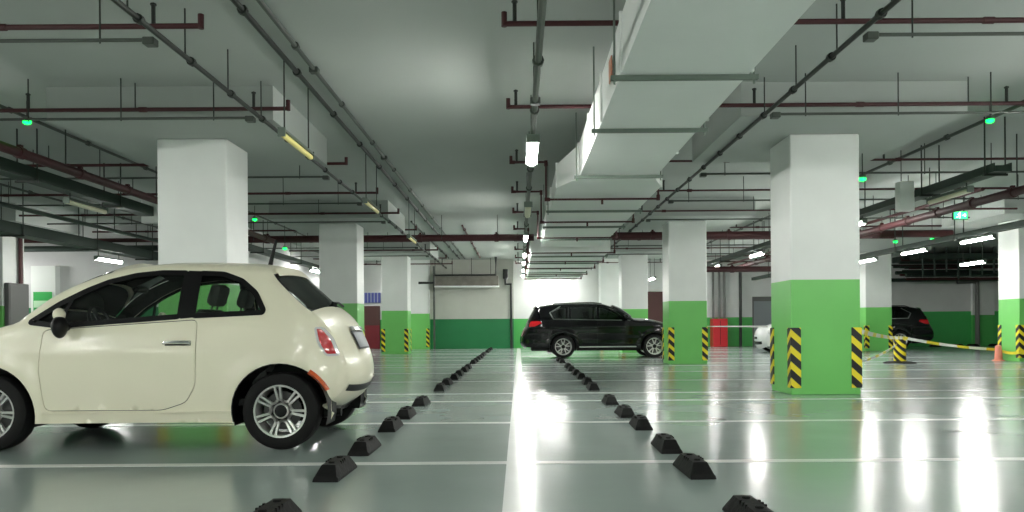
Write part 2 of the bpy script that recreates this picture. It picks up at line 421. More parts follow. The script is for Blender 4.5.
def lane_rods(x, z, y0, y1, step=1.15):
    out = []; y = y0
    while y < y1:
        out.append((x, y, z, CEIL)); y += step
    return out
conduit('lane_conduit', [(-3.34, 3.0, 3.765), (-3.34, 36, 3.765)], 0.026, M['dark'], 'long dark conduit running away left of the centre, above the hatchback', rods=lane_rods(-3.34+0.2, 3.765, 5.0, 10.2) and [(-3.34, y, 3.765, CEIL) for y in (5.5, 6.65, 7.8, 8.95, 10.1)], bands=1.1)
conduit('lane_conduit', [(3.22, 3.0, 3.765), (3.22, 36, 3.765)], 0.026, M['dark'], 'long dark conduit running away between air duct and right pillars', rods=[(3.22, y, 3.765, CEIL) for y in (5.5, 6.65, 7.8, 8.95, 10.1)], bands=1.1)
conduit('ceiling_conduit', [(-2.74, 3.0, 4.21), (-2.74, 36, 4.21)], 0.03, M['dark'], 'dark ceiling conduit, left one of the close pair above the lane', bands=1.9)
conduit('ceiling_conduit', [(-2.50, 3.0, 4.21), (-2.50, 36, 4.21)], 0.026, M['cond'], 'grey ceiling conduit, right one of the close pair above the lane', boxes=[(-2.50, 9.55, 4.20), (-2.5, 14.5, 4.2)], bands=2.3)
conduit('ceiling_conduit', [(-1.75, 24.2, 4.2), (-1.75, 35.5, 4.2)], 0.03, M['red'], 'short red ceiling pipe near the back wall, left of the lane lamps', bands=2.0)
conduit('ceiling_conduit', [(-3.2, 23.2, 4.2), (-3.2, 35.5, 4.2)], 0.03, M['dark'], 'dark ceiling conduit starting behind the big red main near the back', bands=2.0)
conduit('ceiling_conduit', [(-7.2, 6.0, 4.15), (-7.2, 36, 4.15)], 0.026, M['cond'], 'grey ceiling conduit high above the left bays', bands=2.0)
conduit('ceiling_conduit', [(7.2, 8.0, 4.15), (7.2, 36, 4.15)], 0.03, M['cond'], 'grey ceiling conduit high above the right bays', bands=2.0)
conduit('ceiling_conduit', [(-10.7, 12.0, 4.05), (-10.7, 23.6, 4.05)], 0.026, M['cond'], 'outermost grey ceiling conduit at far left', bands=2.0)
# lamp trunking over the lane
tr = conduit('lamp_trunking', [(0.19, 3.0, 3.42), (0.19, 36.0, 3.42)], 0.032, M['cond'], 'grey trunking carrying the row of lamps above the white centre line',
        rods=[(0.19, y, 3.42, CEIL) for y in (5.2, 7.0, 8.8, 10.8, 12.8, 14.4, 16.2, 18.5, 21, 23.7, 26, 28.4, 31, 34)], boxes=[(0.19, 8.25, 3.42)], bands=1.6)
# big red mains
def loose(name, pts, r, mat, label, rods=(), cat='pipe'):
    o = MB().tube(pts, r, 10).build(name, mat); tag(o, label, cat)
    for (x, y, z) in rods: rod_part(o, x, y, z, CEIL, 0.012)
    return o
def main_pipe(pts, r, label, step=2.2, rods=()):
    m = MB().tube(pts, r, 16)
    p0, p1 = Vector(pts[0]), Vector(pts[-1]); L = (p1-p0).length; d = (p1-p0)/L; t = step*0.6
    while t < L:
        m.tube([p0+d*(t-0.06), p0+d*(t+0.06)], r*1.22, 16)
        c = p0+d*t; m.box(c.x-0.03, c.x+0.03, c.y-0.03, c.y+0.03, c.z+r*1.1, c.z+r*1.6)
        t += step
    o = m.build('fire_main', M['redbig']); tag(o, label, 'pipe')
    for (x, y, z0) in rods:
        rod_part(o, x, y, z0, CEIL, 0.01)
    return o
main_pipe([(-8.55, 22.35, 3.60), (0.45, 22.35, 3.60)], 0.10, 'thick dark red main crossing the ceiling left of the lane lamps', rods=[(x, 22.25, 3.55) for x in (-7.6, -2.2, -0.6)])
main_pipe([(2.55, 22.35, 3.63), (12.5, 22.35, 3.63)], 0.105, 'thick red main crossing the ceiling right of the air duct', rods=[(x, 22.25, 3.6) for x in (2.9, 7.2, 9.9)])
main_pipe([(-7.0, 7.0, 3.52), (-7.0, 22.2, 3.52)], 0.07, 'sloping looking thick red main over the left bays above the dark cable tray', step=1.5, rods=[(-7.0, y, 3.52) for y in (8.4, 12, 15, 18)])
main_pipe([(8.5, 9.0, 3.27), (8.5, 30.0, 3.27)], 0.075, 'thick red main below the right cable tray', step=1.2, rods=[(8.5, y, 3.27) for y in (10.4, 13.2, 16, 19, 24)])
main_pipe([(6.2, 27.3, 3.0), (9.3, 27.3, 3.0)], 0.10, 'short thick red pipe between the middle pillar and the big right pillar', rods=[(6.5, 27.3, 3.0), (9.0, 27.3, 3.0)])
# cable trays
def tray(x, y0, y1, z, wd, label, rods, h=0.13):
    m = MB()
    m.box(x-wd/2, x+wd/2, y0, y1, z, z+0.012)
    for sx in (-1, 1): m.box(x+sx*wd/2-0.008, x+sx*wd/2+0.008, y0, y1, z, z+h)
    m.box(x-wd/2+0.02, x+wd/2-0.02, y0, y1, z+0.012, z+h*0.7)
    o = m.build('cable_tray', M['tray'], smooth=False); tag(o, label, 'cable tray')
    for y in rods:
        for sx in (-1, 1): rod_part(o, x+sx*(wd/2+0.03), y, z-0.03, CEIL, 0.012)
        MB().box(x-wd/2-0.06, x+wd/2+0.06, y-0.02, y+0.02, z-0.035, z).build('tray_bracket', M['rod'], o, smooth=False)
    return o
tray(-7.85, 6.0, 16.4, 3.42, 0.26, 'dark green cable tray at upper left that ends before the near pillar', (8.3, 12.4, 15.0), h=0.2)
tray(-7.75, 18.0, 35.0, 3.30, 0.3, 'dark cable tray glimpsed beyond the near left pillar', (19.0, 23, 27, 31))
tray(7.45, 11.9, 36.0, 3.36, 0.26, 'dark green cable tray at upper right with a square cut end', (12.1, 14.0, 17.0, 20.0, 24, 28, 32))
tray(-11.1, 8.0, 23.6, 3.12, 0.42, 'lower wide dark cable tray at far left above the lit lamp', (11, 14, 17, 20, 23), h=0.24)
tray(10.75, 12.0, 35.5, 3.08, 0.16, 'lower dark cable tray at right with three lit lamps under it', (15.5, 18.9, 21.9, 25.2, 29.4, 33))

# ------------------------------------------------------------------ lamps
def lamp(x, y, z, label, lit=True, mat=None, top=None, L=1.25, wd=0.11, rx=0.0, group='batten lamps'):
    root = empty('batten_lamp', (x, y, z)); tag(root, label, 'lamp', group)
    m = MB(); m.prism([(-wd/2, 0.03), (wd/2, 0.03), (wd*0.3, 0.075), (-wd*0.3, 0.075)], -L/2, L/2)
    m.box(-wd/2, wd/2, -L/2-0.02, -L/2, -0.03, 0.075); m.box(-wd/2, wd/2, L/2, L/2+0.02, -0.03, 0.075)
    m.build('lamp_housing', M['galv'], root, smooth=False)
    q = MB().tube([(0, -L/2, 0), (0, L/2, 0)], wd*0.38, 10)
    q.build('lamp_tube', mat or (M['tube'] if lit else M['tubeoff']), root)
    if top:
        for yy in (-L*0.42, L*0.42): rod_part(root, 0, yy, 0.07, top - z, 0.009)
    return root
Z0 = 3.30
for i, (y, lit) in enumerate(((-9, 1), (-4.5, 1), (0.5, 1), (10.1, 1), (15.2, 0), (19.8, 1), (24.4, 1), (27.5, 1), (31.0, 1), (34.2, 1))):
    lab = {10.1: 'brightly lit lamp nearest in the row above the white centre line', 15.2: 'unlit yellowish lamp behind the bright one above the centre line'}.get(y, 'small lit lamp above the centre line beyond the unlit one, %s of these' % ORD[max(0, i-5)])
    if y < 2: lab = 'lit lamp above the lane behind the viewer, number %s' % ('one two three'.split()[i])
    lamp(0.19, y, Z0, lab, lit=bool(lit), L=1.25, wd=0.16 if y < 18 else 0.11, top=3.39)
for i, y in enumerate((9.7, 14.6, 20.1)):
    lamp(-2.76, y, 3.30, 'yellowed unlit lamp on long rods left of the lane, %s of three' % ['nearest', 'middle', 'farthest'][i], lit=False, mat=M['tubey'], top=CEIL, wd=0.09)
for y in (-12, -9, -6, -3, 0, 3, 6, 9, 17.3, 20.6, 24.2, 29.2, 34):
    lamp(7.45, y, 3.22, 'lit lamp under the upper right cable tray at %s depth' % {17.3: 'the nearest', 20.6: 'the second', 24.2: 'the third', 29.2: 'the fourth', 34: 'the farthest'}.get(y, 'unseen'), top=3.36 if y > 12 else CEIL)
for y in (-12, -9, -6, -3, 0, 3, 6, 9, 29.5, 35):
    lamp(-7.75 if y > 18 else -9.2, y, 3.20, 'lit lamp over the left bays at %s depth' % {29.5: 'the nearest', 35: 'the farthest'}.get(y, 'unseen'), top=3.30 if y > 18 else CEIL)
lamp(7.45, 13.4, 3.22, 'unlit greenish lamp under the upper right cable tray', lit=False, top=3.36)
lamp(-7.85, 14.1, 3.26, 'unlit greenish lamp under the upper left cable tray', lit=False, top=3.42)
for i, y in enumerate((18.15, 21.05, 23.9, 27.5, 31)):
    lamp(10.75, y, 2.98, 'lit lamp under the lower right cable tray, %s to the viewer' % ORD[i], top=3.08, wd=0.09)
for y in (-8, -2, 4, 10):
    lamp(10.75 if y != 10 else 12.2, y, 2.98, 'lit lamp over the right bays outside the view', top=CEIL)
    lamp(-12.2, y, 2.95, 'lit lamp over the far left bays outside the view', top=CEIL)
lamp(-11.1, 21.0, 2.90, 'lit lamp under the lower left cable tray above the hatchback bonnet', top=3.12)
lamp(14.3, 24.4, 2.92, 'lit lamp farthest right, in front of the dark ceiling recess', top=CEIL)
lamp(5.9, 34.2, 3.1, 'lit lamp above the SUV bonnet left of the nearer right pillar', top=CEIL)

l2 = lamp(1.6, 37.4, 3.3, 'added lamp hidden crosswise behind the end of the air duct above the SUV', top=CEIL, L=1.4); l2.rotation_euler.z = R(90)  # added out of sight above the duct to brighten the wall behind the SUV
lamp(-16.1, 22.6, 2.9, 'added unseen lamp at far left beyond the left edge pillar', top=CEIL)  # added outside the frame to brighten the white pilaster
loose('cross_pipe', [(-16.5, 21.9, 3.55), (-9.0, 21.9, 3.55)], 0.06, M['redbig'], 'dark red pipe crossing above the lower left cable tray', rods=((-12.3, 21.9, 3.55), (-10.0, 21.9, 3.55)))
loose('cross_pipe', [(-16.5, 23.4, 3.48), (-9.0, 23.4, 3.48)], 0.09, M['tray'], 'thick dark pipe along the top of the grey left wall', rods=((-15.0, 23.4, 3.35), (-9.6, 23.4, 3.35)))
loose('service_pipe', [(-9.9, 10, 3.45), (-9.9, 23.2, 3.45)], 0.045, M['tray'], 'dark service pipe running between the two left cable trays', rods=((-9.9, 14, 3.45), (-9.9, 19, 3.45)))

# ------------------------------------------------------------------ air duct
duct = empty('air_duct', (0, 0, 0)); tag(duct, 'large white rectangular air duct under the ceiling right of the lane', 'air duct')
def duct_section(x0, x1, y0, y1, z0, z1, x0b=None, x1b=None, z1b=None, fl=2.4):
    x0b = x0 if x0b is None else x0b; x1b = x1 if x1b is None else x1b; z1b = z1 if z1b is None else z1b
    m = MB()
    a = [m.bm.verts.new(p) for p in ((x0,y0,z0),(x1,y0,z0),(x1,y0,z1),(x0,y0,z1))]
    b = [m.bm.verts.new(p) for p in ((x0b,y1,z0),(x1b,y1,z0),(x1b,y1,z1b),(x0b,y1,z1b))]
    for j in range(4): m.face([a[j], a[(j+1)%4], b[(j+1)%4], b[j]])
    m.face(a); m.face(b)
    o = m.build('duct_section', M['duct'], duct, smooth=False)
    if fl:
        y = y0
        while y <= y1 + 0.01:
            t = (y-y0)/(y1-y0); xa = x0+(x0b-x0)*t; xb = x1+(x1b-x1)*t; zt = z1+(z1b-z1)*t; q = MB()
            e = 0.022
            q.box(xa-e, xa, y-0.02, y+0.02, z0-e*0.3, zt+e); q.box(xb, xb+e, y-0.02, y+0.02, z0-e*0.3, zt+e)
            q.box(xa, xb, y-0.02, y+0.02, zt, zt+e)
            q.build('duct_flange', M['duct'], o, smooth=False)
            y += fl
    return o
duct_section(0.94, 2.10, 2.0, 11.9, 3.30, 3.82, fl=1.65)
duct_section(0.94, 2.10, 11.9, 12.7, 3.30, 3.82, 0.64, 2.34, 3.68, fl=0)
duct_section(0.64, 2.34, 12.7, 21.6, 3.30, 3.68, fl=2.2)
duct_section(0.38, 2.7, 22.95, 36.7, 3.24, 3.68, fl=2.6)
duct_section(0.64, 2.34, 21.6, 22.1, 3.30, 3.50, fl=0)
for y in (4.9, 7.05, 8.95, 11.7, 15.2, 17.6, 20.1, 24.3, 26.9, 29.4, 31.6, 33.6):
    xa, xb = (0.94, 2.10) if y < 12 else ((0.64, 2.34) if y < 22 else (0.38, 2.7))
    zb = 3.30 if y < 22 else 3.24
    q = MB(); q.box(xa-0.09, xb+0.09, y-0.022, y+0.022, zb-0.045, zb-0.002)
    for x in (xa-0.055, xb+0.055): q.tube([(x, y, zb-0.08), (x, y, CEIL)], 0.011, 6)
    q.build('duct_hanger', M['galv'], duct, smooth=False)
# orange label on the duct side
MB().box(0.915, 0.925, 7.55, 7.75, 3.44, 3.66).build('orange_sticker', pm('sticker', (0.6, 0.25, 0.15), 0.5), duct, smooth=False)
# white boxes below the column heads
jp = tag(MB().rbox(7.05, 7.322, 14.3, 14.5, 3.12, 3.66, r=0.01, seg=1).build('junction_panel', M['white'], smooth=False), 'white rectangular panel hanging under the upper right cable tray', 'panel')
tag(MB().rbox(-7.98, -7.62, 16.4, 16.55, 3.28, 3.76, r=0.01, seg=1).build('end_panel', M['white'], smooth=False), 'white panel closing the end of the upper left cable tray', 'panel')

rod_part(jp, 7.12, 14.4, 3.66, CEIL)
# ------------------------------------------------------------------ indicators and signs
def indicator(x, y, z, label, top=CEIL, s=1.0):
    root = empty('bay_indicator', (x, y, z)); tag(root, label, 'indicator light', 'green bay indicator lights')
    MB().lathe([(0.001, 0.05*s), (0.05*s, 0.05*s), (0.06*s, 0.02*s), (0.06*s, 0), (0.001, 0)], 12, 'Z').build('indicator_body', M['galv'], root)
    MB().lathe([(0.001, 0.0), (0.055*s, 0.0), (0.05*s, -0.035*s), (0.02*s, -0.05*s), (0.001, -0.052*s)], 12, 'Z').build('indicator_lens', M['green_led'], root)
    rod_part(root, 0, 0, 0.05*s, top-z, 0.008)
for x, y, z, l in ((-6.9, 10.9, 3.97, 'green light at upper left under the ceiling conduit'), (6.95, 11.4, 4.02, 'green light at upper right near the photo edge'),
                   (5.6, 12.6, 3.40, 'green light beside the near right pillar'), (-6.6, 21.9, 3.3, 'green light in front of the left red main'),
                   (-6.9, 20.3, 3.9, 'green light just right of the near left pillar'), (12.6, 23.6, 3.62, 'small green light low under the right tray, left one'),
                   (14.9, 23.1, 3.9, 'small green light at the right photo edge'), (10.7, 22.0, 3.38, 'tiny green light over the right lamps'),
                   (5.15, 22.1, 3.75, 'tiny light on the right red main')):
    indicator(x, y, z, l, top=DROP if l.startswith('green light beside') else CEIL)
ex = empty('exit_sign', (10.6, 18.6, 3.62)); tag(ex, 'green illuminated exit sign hanging among the right hand pipes', 'sign')
MB().rbox(-0.18, 0.18, -0.03, 0.03, -0.1, 0.1, r=0.008, seg=1).build('sign_case', M['plastic'], ex, smooth=False)
MB().box(-0.16, 0.16, -0.034, -0.03, -0.085, 0.085).build('sign_face', pm('exit_face', (0.02, 0.4, 0.1), 0.4, emit=(0.02, 0.6, 0.12), es=1.2), ex, smooth=False)
q = MB()   # running figure and arrow
q.lathe([(0.001, -0.036), (0.017, -0.036), (0.017, -0.034), (0.001, -0.034)], 12, 'Y', (-0.02, 0, 0.055))
def bar(q, a, b, w, y0=-0.036, y1=-0.034):
    a, b = Vector((a[0], a[1])), Vector((b[0], b[1])); d = (b-a).normalized(); n = Vector((-d.y, d.x))*w/2
    q.prism([tuple(a+n), tuple(b+n), tuple(b-n), tuple(a-n)], y0, y1)
for a, b in (((-0.03,0.035),(-0.045,-0.01)), ((-0.045,-0.01),(-0.015,-0.035)), ((-0.015,-0.035),(-0.02,-0.07)), ((-0.045,-0.01),(-0.07,-0.04)), ((-0.07,-0.04),(-0.1,-0.045)), ((-0.03,0.03),(0.0,0.005)), ((-0.03,0.03),(-0.07,0.02)), ((0.05,0),(0.12,0)), ((0.12,0),(0.09,0.03)), ((0.12,0),(0.09,-0.03))):
    bar(q, a, b, 0.014)
q.build('sign_figure', pm('exit_white', (0.9, 1, 0.9), 0.4, emit=(0.7, 1, 0.8), es=2.0), ex, smooth=False)
rod_part(ex, -0.12, 0, 0.1, CEIL-3.62); rod_part(ex, 0.12, 0, 0.1, CEIL-3.62)

# ------------------------------------------------------------------ back wall details
tag(MB().tube([(-4.6, 35.6, 3.08), (-3.88, 35.6, 3.08), (-3.88, 35.6, 3.42), (-1.05, 35.6, 3.42), (-1.05, 35.6, CEIL)], 0.06, 8).build('drain_pipe', M['bpipe']), 'black pipe stepping up across the top of the back wall', 'pipe')
vp = MB().tube([(-0.62, 36.6, 3.6), (-0.62, 36.6, 3.05), (-0.36, 36.6, 3.05), (-0.36, 36.6, 0)], 0.07, 10).tube([(-0.62, 36.6, 3.3), (-0.62, 36.6, 3.75)], 0.13, 10).build('standpipe', M['bpipe'])
tag(vp, 'black vertical pipe with a valve beside the green back wall', 'pipe')
bd = empty('wall_duct', (0,0,0)); tag(bd, 'dusty grey duct running along the top of the green back wall', 'duct')
MB().box(-3.9, -0.95, 36.0, 36.9, 2.96, 3.40).build('duct_body', M['dusty'], bd, smooth=False)
MB().tube([(-3.9, 35.9, 2.92), (-0.9, 35.9, 2.90)], 0.04, 8).build('duct_edge_pipe', M['duct'], bd)
q = MB()
for x in (-3.9, -3.1, -2.2, -1.3): q.tube([(x, 36.2, 3.36), (x, 36.2, CEIL)], 0.015, 6)
q.build('duct_strap', M['rod'], bd)
tag(MB().tube([(-3.98, 36.4, 0), (-3.98, 36.4, 3.9)], 0.05, 8).build('riser_pipe', M['cond']), 'grey riser pipe between the third left pillar and the farthest left pillar', 'pipe')
# gates, cabinets
g = empty('service_gate', (-7.4, 37.95, 0)); tag(g, 'brown and dark red gate below the blue sign at back left', 'gate')
MB().rbox(-0.6, 0.6, -0.06, 0, 1.15, 2.1, r=0.01, seg=1).build('upper_panel', M['brown'], g, smooth=False)
MB().rbox(-0.6, 0.6, -0.09, 0, 0, 1.15, r=0.01, seg=1).build('lower_panel', M['redpanel'], g, smooth=False)
tag(MB().rbox(-8.0, -6.75, 37.86, 37.95, 2.25, 2.75, r=0.01, seg=1).build('overhead_sign', M['blue'], smooth=False), 'blue overhead sign above the brown gate at back left', 'sign')
g = empty('service_door', (6.75, 37.95, 0)); tag(g, 'dark brown service opening seen above the SUV bonnet', 'door')
MB().rbox(-0.45, 0.45, -0.08, 0, 0, 2.7, r=0.01, seg=1).build('door_leaf', M['brown'], g, smooth=False)
MB().box(-0.50, -0.45, -0.1, 0, 0, 2.76).build('door_frame', M['greymetal'], g, smooth=False)
g = empty('hose_cabinet', (9.7, 37.6, 0)); tag(g, 'red fire hose cabinet at the back wall left of the white car', 'cabinet')
MB().rbox(-0.35, 0.35, -0.3, 0.35, 0, 1.35, r=0.02, seg=1).build('cabinet_body', M['redcab'], g, smooth=False)
MB().box(-0.02, 0.0, -0.31, -0.3, 0.1, 1.25).build('cabinet_gap', M['plastic'], g, smooth=False)
for i, x in enumerate((9.45, 9.75, 10.0)):
    tag(MB().tube([(x, 37.7, 1.35), (x, 37.7, 3.9)], 0.06, 8).build('riser_pipe', M['greymetal']), 'grey riser above the red hose cabinet, %s of three' % ['left', 'middle', 'right'][i], 'pipe')
tag(MB().tube([(10.75, 37.6, 0), (10.75, 37.6, 3.6)], 0.075, 8).build('riser_pipe', M['bpipe']), 'black vertical pipe on the green wall right of the hose cabinet', 'pipe')
gd = empty('door_1', (12.5, 37.99, 0)); struct(gd)
m = MB(); m.box(-1.0, 1.0, -0.03, 0, 0, 2.2)
for i in range(22): m.box(-0.98, 0.98, -0.045, -0.03, i*0.1+0.01, i*0.1+0.085)
m.build('shutter_curtain', M['door'], gd, smooth=False)
MB().box(-1.06, -1.0, -0.06, 0, 0, 2.3).box(1.0, 1.06, -0.06, 0, 0, 2.3).box(-1.06, 1.06, -0.08, 0, 2.2, 2.42).build('shutter_frame', M['greymetal'], gd, smooth=False)
loose('service_pipe', [(9.6, 16, 3.80), (9.6, 35.5, 3.80)], 0.04, M['red'], 'thin red pipe above the right lamps', rods=((9.6, 20, 3.62), (9.6, 26, 3.62)))
loose('cross_pipe', [(6.0, 31.0, 3.3), (13.0, 31.0, 3.3)], 0.06, M['tray'], 'dark pipe crossing low behind the SUV pillar at right', rods=((6.4, 31, 3.3), (12, 31, 3.3)))
# right recess: dark services against the ceiling
pd = empty('pipe_rack', (0,0,0)); tag(pd, 'dense rack of dark pipes under the ceiling at far right', 'pipes')
MB().box(17.3, 25.8, 34.4, 35.9, 3.85, 4.1).build('rack_tray', M['tray'], pd, smooth=False)
rr = random.Random(3)
for i in range(18):
    z = 2.95 + 0.055*i; y = 32.6 + rr.uniform(0, 2.4)
    MB().tube([(16.6, y, z), (rr.uniform(19.5, 25.5), y, z)], rr.choice((0.03, 0.05, 0.08)), 8).build('rack_pipe', M['tray'] if i % 4 else M['red'], pd)
for i in range(12):
    x = 17.0 + i*0.5
    MB().tube([(x, 32.6, 2.9+rr.uniform(0, .35)), (x, 32.6, CEIL)], 0.04, 6).build('rack_hanger', M['tray'], pd)
MB().box(16.8, 25.8, 32.5, 33.3, 3.75, 3.98).build('rack_tray', M['tray'], pd, smooth=False)
q = MB().tube([(21.0, 35.5, 0), (21.0, 35.5, 2.95), (20.1, 35.5, 2.95)], 0.11, 10).build('drain_pipe', M['greymetal']); tag(q, 'grey vertical drain pipe on the far right wall', 'pipe')
tag(MB().tube([(22.0, 33.0, 0), (22.0, 33.0, 2.2)], 0.13, 10).build('vertical_pipe', M['greymetal']), 'dark grey upright pipe just left of the right edge pillar', 'pipe')
# grey cabinet beside left edge pillar
g = empty('electrical_cabinet', (-13.63, 21.05, 0)); tag(g, 'tall grey metal cabinet beside the left edge pillar', 'cabinet')
MB().rbox(-0.065, 0.065, -0.42, 0.42, 0.05, 2.3, r=0.015, seg=1).build('cabinet_body', M['greymetal'], g, smooth=False)
MB().box(-0.06, 0.05, -0.4, 0.4, 0, 0.06).build('plinth', M['plastic'], g, smooth=False)
MB().rbox(0.065, 0.078, -0.39, 0.39, 0.12, 2.24, r=0.005, seg=1).build('cabinet_door', M['greymetal'], g, smooth=False)
tag(MB().tube([(-13.62, 21.2, 2.3), (-13.62, 21.2, DROP)], 0.055, 10).build('riser_pipe', M['red']), 'brownish red pipe dropping onto the grey cabinet at left', 'pipe')

# ------------------------------------------------------------------ bollard, tape
bl = empty('bollard', (9.97, 20.3, 0)); tag(bl, 'short black and yellow striped bollard on a round base', 'bollard')
MB().lathe([(0.001, 0), (0.40, 0), (0.40, 0.025), (0.28, 0.05), (0.15, 0.06), (0.001, 0.06)], 28, 'Z').build('bollard_base', M['rubber'], bl)
MB().lathe([(0.001, 0.05), (0.15, 0.05), (0.15, 0.60), (0.135, 0.63), (0.001, 0.64)], 28, 'Z').build('bollard_post', M['guardb'], bl)
MB().lathe([(0.001, 0.63), (0.05, 0.63), (0.05, 0.70), (0.001, 0.71)], 14, 'Z').build('bollard_cap', M['plastic'], bl)
def ribbon(pts, wd, name, mat, label, sag=0.0, n=14):
    m = MB(); P = []
    for a, b in zip(pts, pts[1:]):
        a, b = Vector(a), Vector(b)
        for i in range(n + (b == Vector(pts[-1]))):
            t = i/n; p = a.lerp(b, t); p.z -= sag*4*t*(1-t); P.append(p)
    th = 0.004; rows = []
    for i, p in enumerate(P):
        tw = 0.35*math.sin(i*0.5); d = (P[min(i+1, len(P)-1)] - P[max(i-1, 0)]).normalized(); s = d.cross(Vector((0,0,1))).normalized()
        u = Vector((0,0,1))*math.cos(tw) + s*math.sin(tw)
        rows.append([m.bm.verts.new(q) for q in (p-u*wd/2-s*th, p+u*wd/2-s*th, p+u*wd/2+s*th, p-u*wd/2+s*th)])
    for a, b in zip(rows, rows[1:]):
        for j in range(4): m.face([a[j], a[(j+1)%4], b[(j+1)%4], b[j]])
    m.face(rows[0]); m.face(rows[-1])
    return tag(m.build(name, mat), label, 'tape')
ribbon([(5.0, 11.75, 0.97), (9.97, 20.1, 0.67), (13.26, 21.45, 0.30), (13.26, 20.56, 0.25), (14.4, 20.56, 0.22)], 0.075, 'barrier_tape', M['tape'], 'yellow and white barrier tape slung from the big pillar over the bollard', sag=0.05)
ribbon([(5.0, 11.95, 0.60), (6.3, 14.5, 0.30), (9.9, 20.3, 0.5)], 0.05, 'barrier_tape', M['tape'], 'lower yellow tape hanging slack between big pillar and bollard', sag=0.06)
ribbon([(5.03, 20.7, 1.0), (3.93, 12.25, 1.0)], 0.03, 'barrier_tape', M['tapew'], 'thin white tape between the SUV pillar and the big pillar', sag=0.0)
tag(MB().lathe([(0.001, 0), (0.16, 0), (0.16, 0.02), (0.10, 0.04), (0.08, 0.40), (0.03, 0.44), (0.001, 0.44)], 16, 'Z', (13.11, 21.2, 0)).build('traffic_cone', M['pink']), 'pinkish orange cone at the foot of the right edge pillar', 'cone')

# ------------------------------------------------------------------ cars
def catmull(P, step=0.045):
    out = []; n = len(P)
    for i in range(n-1):
        p0 = Vector(P[max(i-1, 0)]); p1 = Vector(P[i]); p2 = Vector(P[i+1]); p3 = Vector(P[min(i+2, n-1)])
        k = max(1, int(round((p2-p1).length/step)))
        for j in range(k):
            t = j/k
            a = 0.5*((2*p1) + (p2-p0)*t + (2*p0-5*p1+4*p2-p3)*t*t + (3*p1-p0-3*p2+p3)*t**3)
            out.append(Vector((a.x, a.y)))
    out.append(Vector(P[-1])); return out
def resample(P, step, closed=True):
    out = []; n = len(P)
    for i in range(n if closed else n-1):
        a, b = Vector(P[i]), Vector(P[(i+1) % n]); k = max(1, int(math.ceil((b-a).length/step)))
        for j in range(k): out.append(a.lerp(b, j/k))
    if not closed: out.append(Vector(P[-1]))
    return out
def round_poly(P, r=0.04, k=4):
    out = []; n = len(P)
    for i in range(n):
        a, b, c = Vector(P[i-1]), Vector(P[i]), Vector(P[(i+1) % n])
        u, v = (a-b), (c-b); q = min(r, u.length*0.45, v.length*0.45); u = b+u.normalized()*q; v = b+v.normalized()*q
        for j in range(k+1):
            t = j/k; out.append(u*(1-t)**2 + b*2*t*(1-t) + v*t*t)
    return out
def inside(p, P):
    r = False; n = len(P); j = n-1
    for i in range(n):
        a, b = P[i], P[j]
        if (a[1] > p[1]) != (b[1] > p[1]) and p[0] < (b[0]-a[0])*(p[1]-a[1])/(b[1]-a[1]) + a[0]: r = not r
        j = i
    return r
def seg_dist(p, P, closed=False):
    best = 9e9; n = len(P)
    for i in range(n if closed else n-1):
        a, b = P[i], P[(i+1) % n]; d = b-a; L = d.length_squared
        t = 0 if L < 1e-12 else max(0, min(1, (p-a).dot(d)/L)); best = min(best, (p-a-d*t).length)
    return best
def offset_poly(P, d):
    n = len(P); out = []
    ar = sum(P[i][0]*P[(i+1) % n][1]-P[(i+1) % n][0]*P[i][1] for i in range(n)); sg = 1 if ar > 0 else -1
    for i in range(n):
        a, b, c = Vector(P[i-1]), Vector(P[i]), Vector(P[(i+1) % n])
        u = (b-a).normalized() if (b-a).length > 1e-9 else Vector((0,0)); v = (c-b).normalized() if (c-b).length > 1e-9 else u
        nn = (Vector((u.y, -u.x))+Vector((v.y, -v.x)))*sg
        if nn.length > 1e-9: nn.normalize()
        out.append(b+nn*d)
    return out
